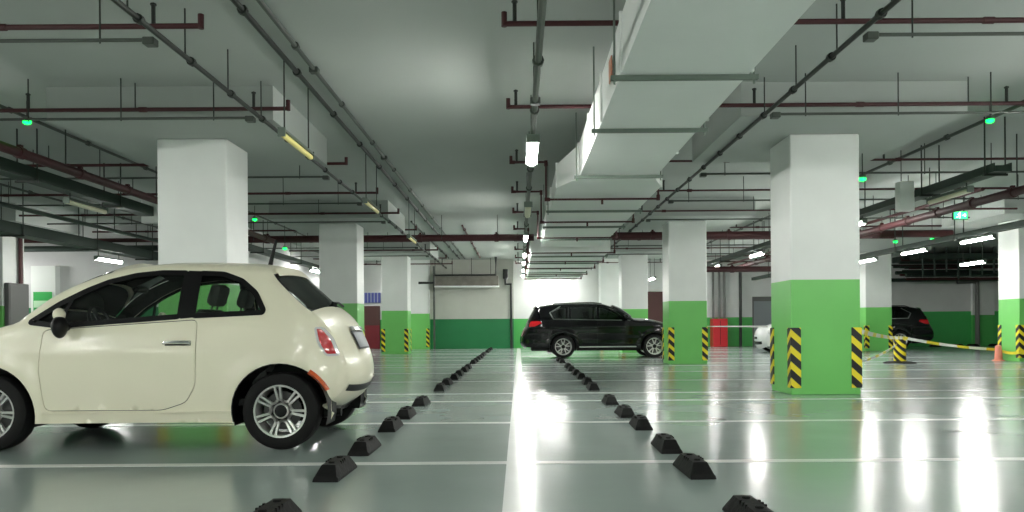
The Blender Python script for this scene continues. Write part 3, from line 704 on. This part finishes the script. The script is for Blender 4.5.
class Car:
    def __init__(s, root, top, W, wheels, ra, bottom, rr=0.07, bulge=None, paint=None):
        s.root = root; s.top = catmull(top); s.W = W; s.rr = rr; s.paint = paint; s.bulge = bulge
        # bottom edge from nose back to tail, with wheel arches
        pts = []
        zb = bottom
        fx, fz = s.top[-1]; rx, rz = s.top[0]
        def arch(cx, cz, r):
            a0 = math.asin(max(-1, min(1, (zb-cz)/r))); n = 22
            return [Vector((cx+r*math.cos(a0+(math.pi-2*a0)*j/n), cz+r*math.sin(a0+(math.pi-2*a0)*j/n))) for j in range(n+1)]
        (rxh, rzh), (fxh, fzh) = wheels
        s.wheels = wheels; s.ra = ra
        pts += [Vector((fxh+ra+0.02, zb))] + arch(fxh, fzh, ra) + arch(rxh, rzh, ra) + [Vector((rxh-ra-0.02, zb+0.06))]
        s.sil = s.top + pts
        s.zb = zb
    def Y(s, x, z, off=0.0):
        y = s.W(x, z)
        d = seg_dist(Vector((x, z)), s.top)
        if d < s.rr: q = 1-d/s.rr; y -= s.rr*(1-math.sqrt(max(0, 1-q*q)))
        return y+off
    def sheet(s, outer, holes=(), off=0.0, sides=(-1, 1), step=0.055, flange=0.0, mb=None, flange_outer=False):
        outer = resample(outer, 0.035); holes = [resample(h, 0.035) for h in holes]
        V = list(outer); E = [(i, (i+1) % len(outer)) for i in range(len(outer))]
        for h in holes:
            b = len(V); V += h; E += [(b+i, b+(i+1) % len(h)) for i in range(len(h))]
        xs = [p.x for p in outer]; zs = [p.y for p in outer]
        x = min(xs)+step*0.5; row = 0
        while x < max(xs):
            z = min(zs)+step*(0.5 if row % 2 else 0.25)
            while z < max(zs):
                p = Vector((x, z))
                if inside(p, outer) and not any(inside(p, h) for h in holes) and seg_dist(p, outer, True) > 0.018 and all(seg_dist(p, h, True) > 0.018 for h in holes): V.append(p)
                z += step
            x += step*0.87; row += 1
        r = delaunay_2d_cdt(V, E, [], 0, 1e-6)
        vv, ff = r[0], r[2]
        mb = mb or MB()
        for sd in sides:
            vs = [mb.bm.verts.new((p.x, sd*s.Y(p.x, p.y, off), p.y)) for p in vv]
            for f in ff:
                c = Vector((sum(vv[i].x for i in f)/3, sum(vv[i].y for i in f)/3))
                if inside(c, outer) and not any(inside(c, h) for h in holes): mb.face([vs[i] for i in f])
            if flange:
                for h in list(holes)+([outer] if flange_outer else []):
                    a = [mb.bm.verts.new((p.x, sd*s.Y(p.x, p.y, off), p.y)) for p in h]
                    b = [mb.bm.verts.new((p.x, sd*(s.Y(p.x, p.y, off)-flange), p.y)) for p in h]
                    for i in range(len(h)): mb.face([a[i], a[(i+1) % len(h)], b[(i+1) % len(h)], b[i]])
        return mb
    def frames(s):
        out = []; n = len(s.top)
        for i, p in enumerate(s.top):
            d = (s.top[min(i+1, n-1)]-s.top[max(i-1, 0)]).normalized(); out.append((p, Vector((-d.y, d.x))))
        return out
    def P(s, i, t, off=0.0):
        # i may be fractional index along the top outline, t across -1..1
        n = len(s.top); i = max(0, min(n-1.001, i)); k = int(i); f = i-k
        (p, a), (q, b) = s._fr[k], s._fr[k+1]
        pp = p.lerp(q, f); nn = a.lerp(b, f).normalized(); y = s.Y(pp.x, pp.y, 0)
        e = s.bulge(pp.x, pp.y)*(1-abs(t)**2.3)+off
        return Vector((pp.x+nn.x*e, t*y, pp.y+nn.y*e))
    def strip(s, i0, i1, t0=-1, t1=1, off=0.0, mb=None, skip=(), nt=22):
        mb = mb or MB(); n = int(math.ceil(i1-i0)); rows = []
        for a in range(n+1):
            i = i0+(i1-i0)*a/n; rows.append([mb.bm.verts.new(s.P(i, t0+(t1-t0)*j/nt, off)) for j in range(nt+1)])
        for a in range(n):
            i = i0+(i1-i0)*(a+0.5)/n
            for j in range(nt):
                t = t0+(t1-t0)*(j+0.5)/nt
                if any(u0 < i < u1 and v0 < t < v1 for u0, u1, v0, v1 in skip): continue
                mb.face([rows[a][j], rows[a][j+1], rows[a+1][j+1], rows[a+1][j]])
        return mb
    def idx(s, x=None, z=None, side='rear'):
        best = None
        for i, p in enumerate(s.top):
            if side == 'rear' and i > len(s.top)*0.5: continue
            if side == 'front' and i < len(s.top)*0.5: continue
            d = abs(p.x-x) if x is not None else abs(p.y-z)
            if best is None or d < best[0]: best = (d, i)
        return best[1]
    def body(s, doors, windows, rear_glass, windscreen, door_sides=(-1, 1), fl=0.02):
        s._fr = s.frames()
        holes = [w for w in windows]
        skip = [(rear_glass[0], rear_glass[1], -0.96, 0.96), (windscreen[0], windscreen[1], -0.96, 0.96)]
        mb = s.sheet(s.sil, holes+list(doors), 0.0, flange=fl, step=0.038)
        n = len(s.top)-1
        s.strip(0, n, mb=mb, skip=skip, nt=24)
        bmesh.ops.remove_doubles(mb.bm, verts=mb.bm.verts[:], dist=0.004)
        mb.build('body_shell', s.paint, s.root, angle=50)
        # lining just inside the shell
        mb = s.sheet(s.sil, holes, -0.028, step=0.09)
        s.strip(0, n, off=-0.028, mb=mb, skip=skip, nt=24)
        mb.build('cabin_lining', M['lining'], s.root)
    def trim_ring(s, poly, w, off, mat, name, sides=(-1, 1), parent=None):
        inner = offset_poly(poly, -w)
        return s.sheet(poly, [inner], off, sides=sides, flange=0.0, step=0.2).build(name, mat, parent or s.root)

def wheel(car_root, x, y, z, R_, rim, wd, side, n=7, mats=('tyre', 'alloy')):
    """side: -1 outer face towards -y, +1 towards +y"""
    h = wd/2
    prof = [(rim*0.98, -h*0.55), (rim, -h*0.95), (rim*1.07, -h), (R_*0.90, -h*1.0), (R_*0.97, -h*0.86), (R_, -h*0.6), (R_, h*0.6), (R_*0.97, h*0.86), (R_*0.90, h), (rim*1.07, h), (rim, h*0.95), (rim*0.98, h*0.55)]
    t = MB().lathe(prof, 48, 'Y', closed=True).build('wheel', M[mats[0]], car_root, loc=(x, y, z))
    if side > 0: t.rotation_euler.z = math.pi
    # rim: lip ring, barrel, hub and paired spokes; its outer face looks along -y
    q = MB()
    q.lathe([(rim*1.0, -h*0.92), (rim*0.93, -h*0.90), (rim*0.90, -h*0.72), (rim*0.86, h*0.6), (rim*0.99, h*0.6), (rim*0.99, -h*0.6)], 48, 'Y', closed=True)
    q.lathe([(0.001, -h*0.62), (rim*0.25, -h*0.66), (rim*0.30, -h*0.56), (rim*0.30, -h*0.2), (0.001, -h*0.2)], 28, 'Y')
    def spoke(a0, r0, a1, r1, w0, w1):
        p0 = Vector((math.cos(a0)*r0, math.sin(a0)*r0)); p1 = Vector((math.cos(a1)*r1, math.sin(a1)*r1))
        d = (p1-p0).normalized(); nn = Vector((-d.y, d.x))
        P = [p0+nn*w0/2, p1+nn*w1/2, p1-nn*w1/2, p0-nn*w0/2]
        ys = [-h*0.62, -h*0.82, -h*0.82, -h*0.62]
        a = [q.bm.verts.new((p.x, yy, p.y)) for p, yy in zip(P, ys)]; b = [q.bm.verts.new((p.x, yy+h*0.28, p.y)) for p, yy in zip(P, ys)]
        for j in range(4): q.face([a[j], a[(j+1) % 4], b[(j+1) % 4], b[j]])
        q.face(a); q.face(b[::-1])
    for k in range(n):
        c = 2*math.pi*k/n+0.35
        g = math.pi/n
        if n >= 6:
            for sgn in (-1, 1):
                spoke(c+sgn*g*0.70, rim*0.40, c+sgn*g*0.76, rim*0.93, rim*0.085, rim*0.085)
            for j in range(5):      # rounded inner end of each window
                u0, u1 = -0.72+1.44*j/5, -0.72+1.44*(j+1)/5
                rr0 = rim*(0.44-0.07*(1-(u0/0.72)**2)); rr1 = rim*(0.44-0.07*(1-(u1/0.72)**2))
                spoke(c+g*u0, rr0, c+g*u1, rr1, rim*0.09, rim*0.09)
        else:
            for sgn in (-1, 1):
                spoke(c+sgn*g*0.12, rim*0.26, c+sgn*g*0.42, rim*0.93, rim*0.13, rim*0.10)
    q.build('rim', M[mats[1]], t)
    MB().lathe([(0.001, -h*0.70), (rim*0.2, -h*0.70), (rim*0.235, -h*0.66), (rim*0.235, -h*0.5), (0.001, -h*0.5)], 24, 'Y').build('hub_cap', M['plastic'], t)
    MB().lathe([(0.001, -h*0.1), (rim*0.72, -h*0.1), (rim*0.72, h*0.05), (0.001, h*0.05)], 28, 'Y').build('brake_disc', M['brake'], t)
    return t

def arch_liners(car, halfw, wd, r):
    for (cx, cz) in car.wheels:
        for sd in (-1, 1):
            m = MB(); n = 20; y0 = sd*(halfw-0.012); y1 = sd*(halfw-wd-0.13)
            A = [[m.bm.verts.new((cx+r*math.cos(a), y, cz+r*math.sin(a))) for a in [(-0.30+(math.pi+0.60)*j/n) for j in range(n+1)]] for y in (y0, y1)]
            for j in range(n): m.face([A[0][j], A[0][j+1], A[1][j+1], A[1][j]])
            m.face(A[1][:])
            m.build('wheel_arch_liner', M['plastic'], car.root)

def seat(root, x, y, z, w=0.48, head=True, mat='seat'):
    m = MB(); m.rbox(x-0.26, x+0.26, y-w/2, y+w/2, z, z+0.16, r=0.05, seg=2)
    rot = Matrix.Translation((x-0.24, y, z+0.12)) @ Matrix.Rotation(R(-18), 4, 'Y')
    m.rbox(-0.07, 0.07, -w/2, w/2, 0, 0.60, r=0.05, seg=2, mat=rot)
    if head:
        m.rbox(-0.055, 0.055, -0.13, 0.13, 0.64, 0.84, r=0.045, seg=2, mat=rot)
        m.tube([rot @ Vector((0, -0.06, 0.55)), rot @ Vector((0, -0.06, 0.68))], 0.008, 6); m.tube([rot @ Vector((0, 0.06, 0.55)), rot @ Vector((0, 0.06, 0.68))], 0.008, 6)
    return m.build('car_seat', M[mat], root)
def steering(root, x, y, z):
    rot = Matrix.Translation((x, y, z)) @ Matrix.Rotation(R(-65), 4, 'Y'); m = MB(); n = 24
    P = [rot @ Vector((0.18*math.cos(2*math.pi*j/n), 0.18*math.sin(2*math.pi*j/n), 0)) for j in range(n+1)]
    m.tube(P, 0.016, 8, caps=False)
    for a in (0.2, math.pi-0.2, -math.pi/2): m.tube([rot @ Vector((0, 0, 0)), rot @ Vector((0.18*math.cos(a), 0.18*math.sin(a), 0))], 0.018, 8)
    m.tube([rot @ Vector((0, 0, 0.02)), rot @ Vector((0, 0, -0.25))], 0.035, 8)
    m.build('steering_wheel', M['plastic'], root)

# ---- cream hatchback
def W_hatch(x, z):
    if z < 0.62: y = 0.868*(1-0.05*((0.62-z)/0.42)**2)
    elif z < 1.03: y = 0.868*(1-0.035*((z-0.62)/0.41)**2)
    else: y = 0.838-0.28*(z-1.03)-0.27*(z-1.03)**2
    if x < -1.10: y -= 0.21*min(1.2, (-1.10-x)/0.58)**2.2
    if x > 1.15: y -= 0.20*((x-1.15)/0.75)**2.2
    # wheel arch lips and a soft shoulder crease
    for cx in (-1.185, 1.27):
        d = math.hypot(x-cx, z-0.32)
        if d < 0.62: y += 0.018*math.exp(-((d-0.44)/0.07)**2)
    y += 0.006*math.exp(-((z-0.83)/0.03)**2)
    return y
def bulge_hatch(x, z):
    if x < -1.0: return 0.07 if z < 1.45 else 0.055
    if x < 0.25: return 0.045
    if x < 1.1 and z > 1.05: return 0.10
    if z > 0.85: return 0.075
    return 0.14
def make_hatch(name, label, paint, loc, rz):
    root = empty(name, loc, rz); tag(root, label, 'car')
    top = [(-1.50,0.36),(-1.62,0.43),(-1.695,0.55),(-1.70,0.67),(-1.665,0.80),(-1.57,1.0),(-1.475,1.12),(-1.335,1.225),(-1.10,1.445),(-1.035,1.525),(-0.92,1.568),(-0.57,1.590),(-0.25,1.595),(-0.07,1.588),(0.19,1.56),(0.45,1.49),(0.757,1.345),(1.0,1.15),(1.10,1.075),(1.43,0.985),(1.65,0.91),(1.80,0.81),(1.87,0.67),(1.885,0.5),(1.86,0.32),(1.80,0.24)]
    car = Car(root, top, W_hatch, ((-1.185,0.325),(1.27,0.325)), 0.405, 0.235, rr=0.06, bulge=bulge_hatch, paint=paint)
    car._fr = car.frames()
    door = round_poly([(0.80,1.02),(0.83,0.70),(0.775,0.345),(-0.20,0.345),(-0.40,0.41),(-0.48,0.55),(-0.485,1.098)], 0.05)
    dgap = offset_poly(door, 0.006)
    wf = round_poly([(0.935,1.085),(0.705,1.25),(0.498,1.365),(0.326,1.44),(0.11,1.495),(-0.105,1.518),(-0.335,1.515),(-0.335,1.125),(0.24,1.085),(0.67,1.052)], 0.03)
    wq = round_poly([(-0.44,1.512),(-0.65,1.502),(-0.82,1.44),(-0.955,1.33),(-1.04,1.18),(-1.03,1.155),(-0.44,1.13)], 0.03)
    i0, i1 = car.idx(z=1.165), car.idx(z=1.50)
    iw1 = max(i for i, p in enumerate(car.top) if p.x < 1.02); iw0 = max(i for i, p in enumerate(car.top) if p.x < 0.36)
    car.body([dgap], [wf, wq], (i0, i1), (iw0, iw1))
    # door skin, both sides, with handle
    for sd in (-1, 1):
        d = car.sheet(door, [], 0.0, sides=(sd,), flange=0.02, flange_outer=True).build('door', paint, root)
        h = MB(); y = car.Y(-0.25, 0.905)
        h.rbox(-0.445, -0.225, sd*y-0.012 if sd < 0 else sd*y-0.006, sd*y+0.006 if sd < 0 else sd*y+0.012, 0.885, 0.925, r=0.005, seg=1)
        h.build('handle_recess', M['plastic'], d)
        h = MB(); P = [(-0.445, sd*(y+0.012), 0.905), (-0.41, sd*(y+0.035), 0.912), (-0.33, sd*(y+0.040), 0.913), (-0.25, sd*(y+0.035), 0.912), (-0.22, sd*(y+0.012), 0.905)]
        h.tube(P, 0.015, 10); h.build('door_handle', M['chrome'], d)
        # black window surrounds and panes
        for wp in (wf, wq):
            car.trim_ring(offset_poly(wp, 0.018), 0.045, 0.004, M['plastic'], 'window_trim', (sd,))
            car.sheet(offset_poly(wp, -0.012), [], -0.012, sides=(sd,), step=0.12).build('side_window', M['glass'], root)
        # pillar between door window and rear window, quarter divider
        car.sheet([(-0.34,1.11),(-0.34,1.53),(-0.445,1.525),(-0.445,1.12)], [], 0.005, sides=(sd,), step=0.1).build('window_pillar', M['plastic'], root)
        car.sheet([(0.70,1.05),(0.665,1.05),(0.585,1.30),(0.62,1.285)], [], 0.003, sides=(sd,), step=0.1).build('window_divider', M['plastic'], root)
        # mirror
        m = MB(); y = car.Y(0.74, 1.02)
        b = bmesh.new(); bmesh.ops.create_uvsphere(b, u_segments=20, v_segments=14, radius=1)
        for v in b.verts: v.co = Vector((0.60+v.co.x*0.052*(1+0.2*v.co.z), sd*(y+0.11)+v.co.y*0.09, 1.045+v.co.z*0.092))
        m.merge(b); m.tube([(0.61, sd*(y-0.03), 1.045), (0.60, sd*(y+0.08), 1.045)], 0.035, 8)
        mm = m.build('door_mirror', M['plastic'], root)
        m = MB(); b = bmesh.new(); bmesh.ops.create_uvsphere(b, u_segments=20, v_segments=14, radius=1)
        for v in b.verts: v.co = Vector((0.615+v.co.x*0.044, sd*(y+0.09)+v.co.y*0.06, 1.15+v.co.z*0.055))
        m.merge(b); m.build('mirror_cap', paint, mm)
        # tail lamp
        tl = round_poly([(-1.455,1.035),(-1.525,1.035),(-1.60,0.935),(-1.655,0.785),(-1.55,0.78),(-1.485,0.89)], 0.03)
        car.sheet(tl, [], 0.006, sides=(sd,), step=0.04, flange=0.012, flange_outer=True).build('tail_lamp_bezel', M['lampwhite'], root)
        car.sheet(offset_poly(tl, -0.02), [], 0.012, sides=(sd,), step=0.04, flange=0.008, flange_outer=True).build('tail_lamp', M['lampred'], root)
        # reflector arc behind the rear wheel
        arc = [Vector((-1.185-rr_*math.cos(a), 0.325+rr_*math.sin(a))) for rr_, rng in ((0.39, range(9)), (0.432, range(8, -1, -1))) for a in [R(24+30*j/8) for j in rng]]
        car.sheet(arc, [], 0.008, sides=(sd,), step=0.05, flange=0.01, flange_outer=True).build('wheel_arch_reflector', M['amber'], root)
        # headlamp and lower lamp
        for (cx, cz, rad) in ((1.70, 0.76, 0.095), (1.80, 0.53, 0.045)):
            m = MB(); y = car.Y(cx, cz)-0.06
            b = bmesh.new(); bmesh.ops.create_uvsphere(b, u_segments=20, v_segments=12, radius=rad)
            for v in b.verts: v.co = Vector((cx+0.02+v.co.x*0.9, sd*y+v.co.y*0.95, cz+v.co.z))
            m.merge(b); m.build('headlamp', M['lampwhite'], root)
        # rocker crease
        car.sheet([(0.80,0.318),(0.80,0.33),(-0.78,0.33),(-0.78,0.318)], [], 0.014, sides=(sd,), step=0.2, flange=0.01, flange_outer=True).build('sill_moulding', paint, root)
    # glass of hatch and windscreen
    car.strip(i0, i1, -0.96, 0.96, 0.003).build('rear_window', M['glassd'], root)
    car.strip(iw0, iw1, -0.96, 0.96, -0.004).build('windscreen', M['glass'], root)
    # wiper, spoiler, plate, bumper slot, bumper joint
    m = MB(); m.tube([car.P(i0+0.5, 0.05, 0.03), car.P(i0+1.0, -0.35, 0.03), car.P(i0+1.0, -0.75, 0.03)], 0.012, 6)
    m.tube([car.P(i0+0.2, 0.05, 0.0), car.P(i0+0.5, 0.05, 0.04)], 0.03, 8); m.build('rear_wiper', M['plastic'], root)
    car.strip(i1-0.6, i1+1.2, -0.93, 0.93, 0.018).build('roof_spoiler', paint, root)
    ip0, ip1 = car.idx(z=0.80), car.idx(z=0.955)
    pl = car.strip(ip0, ip1, -0.40, 0.40, 0.012, nt=10).build('plate_holder', M['plastic'], root)
    car.strip(ip0+0.4, ip1-0.5, -0.35, 0.35, 0.017, nt=10).build('number_plate', M['plate'], pl)
    car.strip(ip1, ip1+0.8, -0.42, 0.42, 0.024, nt=10).build('plate_handle', M['chrome'], root)
    ib = car.idx(z=0.49)
    car.strip(ib-0.6, ib+0.6, -0.93, 0.93, 0.006).build('bumper_slot', M['plastic'], root)
    car.strip(ib+1.2, ib+1.5, -0.97, 0.97, 0.008).build('bumper_lip', paint, root)
    jf0 = car.idx(z=0.62, side='front'); jf1 = car.idx(z=0.46, side='front')
    fp = car.strip(jf0, jf1, -0.36, 0.36, 0.012, nt=10).build('front_plate', M['platew'], root)
    car.strip(jf0+(jf1-jf0)*0.3, jf0+(jf1-jf0)*0.7, -0.28, 0.28, 0.016, nt=10).build('plate_band', M['plastic'], fp)
    car.strip(jf1+0.5, jf1+2.5, -0.75, 0.75, 0.006).build('lower_intake', M['plastic'], root)
    # under parts
    m = MB(); m.rbox(-1.48, 1.65, -0.60, 0.60, 0.22, 0.36, r=0.03, seg=1); m.rbox(-1.54, -1.25, -0.52, 0.52, 0.27, 0.44, r=0.04, seg=1); m.build('underbody', M['plastic'], root)
    m = MB().tube([(-1.1, 0.40, 0.27), (-1.60, 0.40, 0.27)], 0.035, 10); m.rbox(-1.56, -1.30, 0.20, 0.56, 0.23, 0.36, r=0.05, seg=2); m.build('exhaust', M['plastic'], root)
    arch_liners(car, 0.85, 0.20, 0.402)
    for (x, z) in car.wheels:
        for sd in (-1, 1): wheel(root, x, sd*0.755, 0.325, 0.325, 0.224, 0.20, sd, 7)
    # cabin
    MB().rbox(0.78, 1.08, -0.70, 0.70, 0.75, 1.05, r=0.06, seg=2).build('dashboard', M['seat'], root)
    MB().box(-1.1, 1.0, -0.7, 0.7, 0.36, 0.42).build('cabin_floor', M['lining'], root)
    for y in (-0.36, 0.36): seat(root, -0.02, y, 0.50)
    seat(root, -0.72, 0, 0.52, w=1.1, head=False)
    m = MB()
    for y in (-0.32, 0.32): m.rbox(-1.02, -0.93, y-0.12, y+0.12, 1.14, 1.30, r=0.03, seg=2)
    m.build('rear_headrest', M['seatl'], root)
    steering(root, 0.56, 0.36, 1.06)
    MB().tube([(0.62, 0.36, 1.0), (0.85, 0.36, 0.95)], 0.03, 8).build('steering_column', M['plastic'], root)
    m = MB(); m.rbox(0.36, 0.42, -0.12, 0.12, 1.37, 1.43, r=0.02, seg=1); m.build('inner_mirror', M['plastic'], root)
    MB().tube([(-0.84, 0.0, 1.61), (-0.86, 0.0, 1.70), (-0.90, 0.0, 1.86)], [0.024, 0.018, 0.014], 8).build('roof_antenna', M['plastic'], root)
    return root
make_hatch('hatchback_car', 'cream three door hatchback filling the left foreground', M['cream'], (-3.2, 7.36, 0), math.pi)
make_hatch('hatchback_car', 'white car mostly hidden behind the big right pillar', M['whitecar'], (10.95, 29.2, 0), math.pi)

# ---- black SUV
def W_suv(x, z):
    if z < 0.8: y = 0.97*(1-0.045*((0.8-z)/0.5)**2)
    elif z < 1.2: y = 0.97*(1-0.03*((z-0.8)/0.4)**2)
    else: y = 0.94-0.34*(z-1.2)-0.25*(z-1.2)**2
    if x < -1.7: y -= 0.20*min(1.2, (-1.7-x)/0.7)**2.2
    if x > 1.75: y -= 0.26*((x-1.75)/0.7)**2.2
    for cx in (-1.115, 1.815):
        d = math.hypot(x-cx, z-0.375)
        if d < 0.65: y += 0.022*math.exp(-((d-0.48)/0.07)**2)
    y += 0.012*math.exp(-((z-1.02)/0.04)**2) - 0.015*math.exp(-((z-0.62)/0.12)**2)
    return y
def bulge_suv(x, z):
    if x < -1.9: return 0.07
    if z > 1.5 and x < 0.5: return 0.05
    if x < 1.1 and z > 1.2: return 0.13
    if z > 0.95: return 0.09
    return 0.16
def make_suv():
    root = empty('suv_car', (2.53, 25.77, 0)); tag(root, 'shiny black SUV parked side on below the pipes at the centre', 'car')
    top = [(-2.30,0.36),(-2.41,0.46),(-2.43,0.62),(-2.38,0.80),(-2.27,0.98),(-2.22,1.12),(-2.12,1.32),(-1.99,1.55),(-1.90,1.64),(-1.62,1.70),(-1.32,1.735),(-0.8,1.755),(-0.29,1.755),(0.10,1.735),(0.36,1.68),(0.78,1.50),(1.10,1.27),(1.22,1.21),(1.62,1.185),(1.94,1.13),(2.26,1.02),(2.40,0.86),(2.44,0.62),(2.42,0.42),(2.34,0.30)]
    car = Car(root, top, W_suv, ((-1.115,0.375),(1.815,0.375)), 0.445, 0.30, rr=0.07, bulge=bulge_suv, paint=M['blackcar'])
    car._fr = car.frames()
    w1 = round_poly([(-1.50,1.47),(-1.40,1.29),(-0.93,1.265),(-0.93,1.655),(-1.18,1.64)], 0.03)
    w2 = round_poly([(-0.86,1.265),(-0.02,1.25),(-0.02,1.665),(-0.3,1.675),(-0.86,1.665)], 0.03)
    w3 = round_poly([(0.06,1.25),(0.98,1.235),(0.83,1.40),(0.60,1.535),(0.33,1.635),(0.06,1.665)], 0.03)
    d1 = round_poly([(-0.87,1.24),(-0.84,0.90),(-0.60,0.62),(-0.52,0.40),(-0.04,0.40),(-0.02,1.22)], 0.05)
    d2 = round_poly([(0.0,1.22),(-0.02,0.40),(1.10,0.40),(1.16,0.62),(1.05,1.19)], 0.05)
    i0, i1 = car.idx(z=1.15), car.idx(z=1.58)
    iw0 = max(i for i, p in enumerate(car.top) if p.x < 0.40); iw1 = max(i for i, p in enumerate(car.top) if p.x < 1.08)
    car.body([offset_poly(d1, 0.004), offset_poly(d2, 0.004)], [w1, w2, w3], (i0, i1), (iw0, iw1))
    for sd in (-1, 1):
        for dd, hx in ((d1, -0.72), (d2, 0.12)):
            d = car.sheet(dd, [], 0.0, sides=(sd,), flange=0.02, flange_outer=True).build('door', M['blackcar'], root)
            y = car.Y(hx, 1.06); MB().tube([(hx-0.01, sd*(y+0.01), 1.06), (hx+0.02, sd*(y+0.035), 1.065), (hx+0.18, sd*(y+0.035), 1.065), (hx+0.21, sd*(y+0.01), 1.06)], 0.016, 8).build('door_handle', M['blackcar'], d)
        for wp in (w1, w2, w3):
            car.sheet(offset_poly(wp, -0.008), [], -0.01, sides=(sd,), step=0.15).build('side_window', M['glassd'], root)
        ring = round_poly([(-1.56,1.475),(-1.44,1.255),(1.04,1.20),(0.86,1.41),(0.62,1.56),(0.34,1.665),(0.06,1.70),(-0.3,1.708),(-1.20,1.675)], 0.04)
        car.sheet([(-1.56,1.475),(-1.44,1.25),(1.06,1.195),(1.0,1.222),(-1.41,1.278),(-1.515,1.475)], [], 0.008, sides=(sd,), step=0.3, flange=0.008, flange_outer=True).build('chrome_window_strip', M['chrome'], root)
        car.sheet([(-1.56,1.475),(-1.515,1.475),(-1.18,1.668),(-1.20,1.69)], [], 0.008, sides=(sd,), step=0.3, flange=0.008, flange_outer=True).build('chrome_window_strip', M['chrome'], root)
        car.sheet([(-0.60,0.385),(-0.60,0.35),(1.22,0.35),(1.22,0.385)], [], 0.03, sides=(sd,), step=0.3, flange=0.03, flange_outer=True).build('running_board_strip', M['alloy'], root)
        car.sheet(round_poly([(-2.16,1.20),(-1.86,1.21),(-1.80,1.14),(-2.02,1.03),(-2.22,1.02)], 0.03), [], 0.008, sides=(sd,), step=0.08, flange=0.01, flange_outer=True).build('tail_lamp', M['lampred'], root)
        car.sheet(round_poly([(2.0,0.98),(2.30,0.90),(2.34,0.82),(2.15,0.84)], 0.02), [], 0.008, sides=(sd,), step=0.08, flange=0.01, flange_outer=True).build('headlamp', M['lampwhite'], root)
        car.sheet(round_poly([(1.28,0.86),(1.34,0.86),(1.42,0.70),(1.36,0.70)], 0.02), [], 0.006, sides=(sd,), step=0.08).build('side_vent', M['plastic'], root)
        m = MB(); y = car.Y(0.86, 1.24); b = bmesh.new(); bmesh.ops.create_uvsphere(b, u_segments=16, v_segments=12, radius=1)
        for v in b.verts: v.co = Vector((0.88+v.co.x*0.09, sd*(y+0.13)+v.co.y*0.12, 1.31+v.co.z*0.09))
        m.merge(b); m.tube([(0.90, sd*(y-0.02), 1.25), (0.88, sd*(y+0.08), 1.28)], 0.03, 8); m.build('door_mirror', M['blackcar'], root)
        MB().tube([(-1.5, sd*0.66, 1.725), (-1.35, sd*0.66, 1.775), (-0.2, sd*0.68, 1.80), (0.15, sd*0.68, 1.765)], 0.014, 8).build('roof_rail', M['plastic'], root)
    car.strip(i0, i1, -0.96, 0.96, 0.003).build('rear_window', M['glassd'], root)
    car.strip(iw0, iw1, -0.96, 0.96, -0.003).build('windscreen', M['glassd'], root)
    car.strip(i1-0.3, i1+2.0, -0.9, 0.9, 0.03).build('roof_spoiler', M['blackcar'], root)
    ip0, ip1 = car.idx(z=0.86), car.idx(z=0.98)
    car.strip(ip0, ip1, -0.30, 0.30, 0.012, nt=8).build('number_plate', M['platew'], root)
    car.strip(car.idx(z=0.70), car.idx(z=0.88), -0.98, -0.72, 0.02, nt=6).build('bumper_reflector', M['lampred'], root)
    # grille bars at the nose
    n = len(car.top)-1; ig = [i for i, p in enumerate(car.top) if p.x > 2.3 and 0.68 < p.y < 0.98]
    if ig: car.strip(ig[0], ig[-1], -0.38, 0.38, 0.012, nt=12).build('front_grille', M['chrome'], root)
    m = MB(); m.rbox(-2.15, 2.2, -0.78, 0.78, 0.24, 0.42, r=0.03, seg=1); m.build('underbody', M['plastic'], root)
    arch_liners(car, 0.95, 0.26, 0.442)
    for (x, z) in car.wheels:
        for sd in (-1, 1): wheel(root, x, sd*0.83, 0.375, 0.375, 0.27, 0.25, sd, 5)
    MB().rbox(0.85, 1.2, -0.75, 0.75, 0.85, 1.18, r=0.06, seg=2).build('dashboard', M['seat'], root)
    for x in (0.15, -0.75):
        for y in (-0.4, 0.4): seat(root, x, y, 0.62)
    return root
suv = make_suv()
s2 = copy_tree(suv); s2.location = (14.62, 32.65, 0); s2.rotation_euler.z = R(180-14)
s2['label'] = 'dark SUV half hidden behind the right pillar, red tail lamp showing'
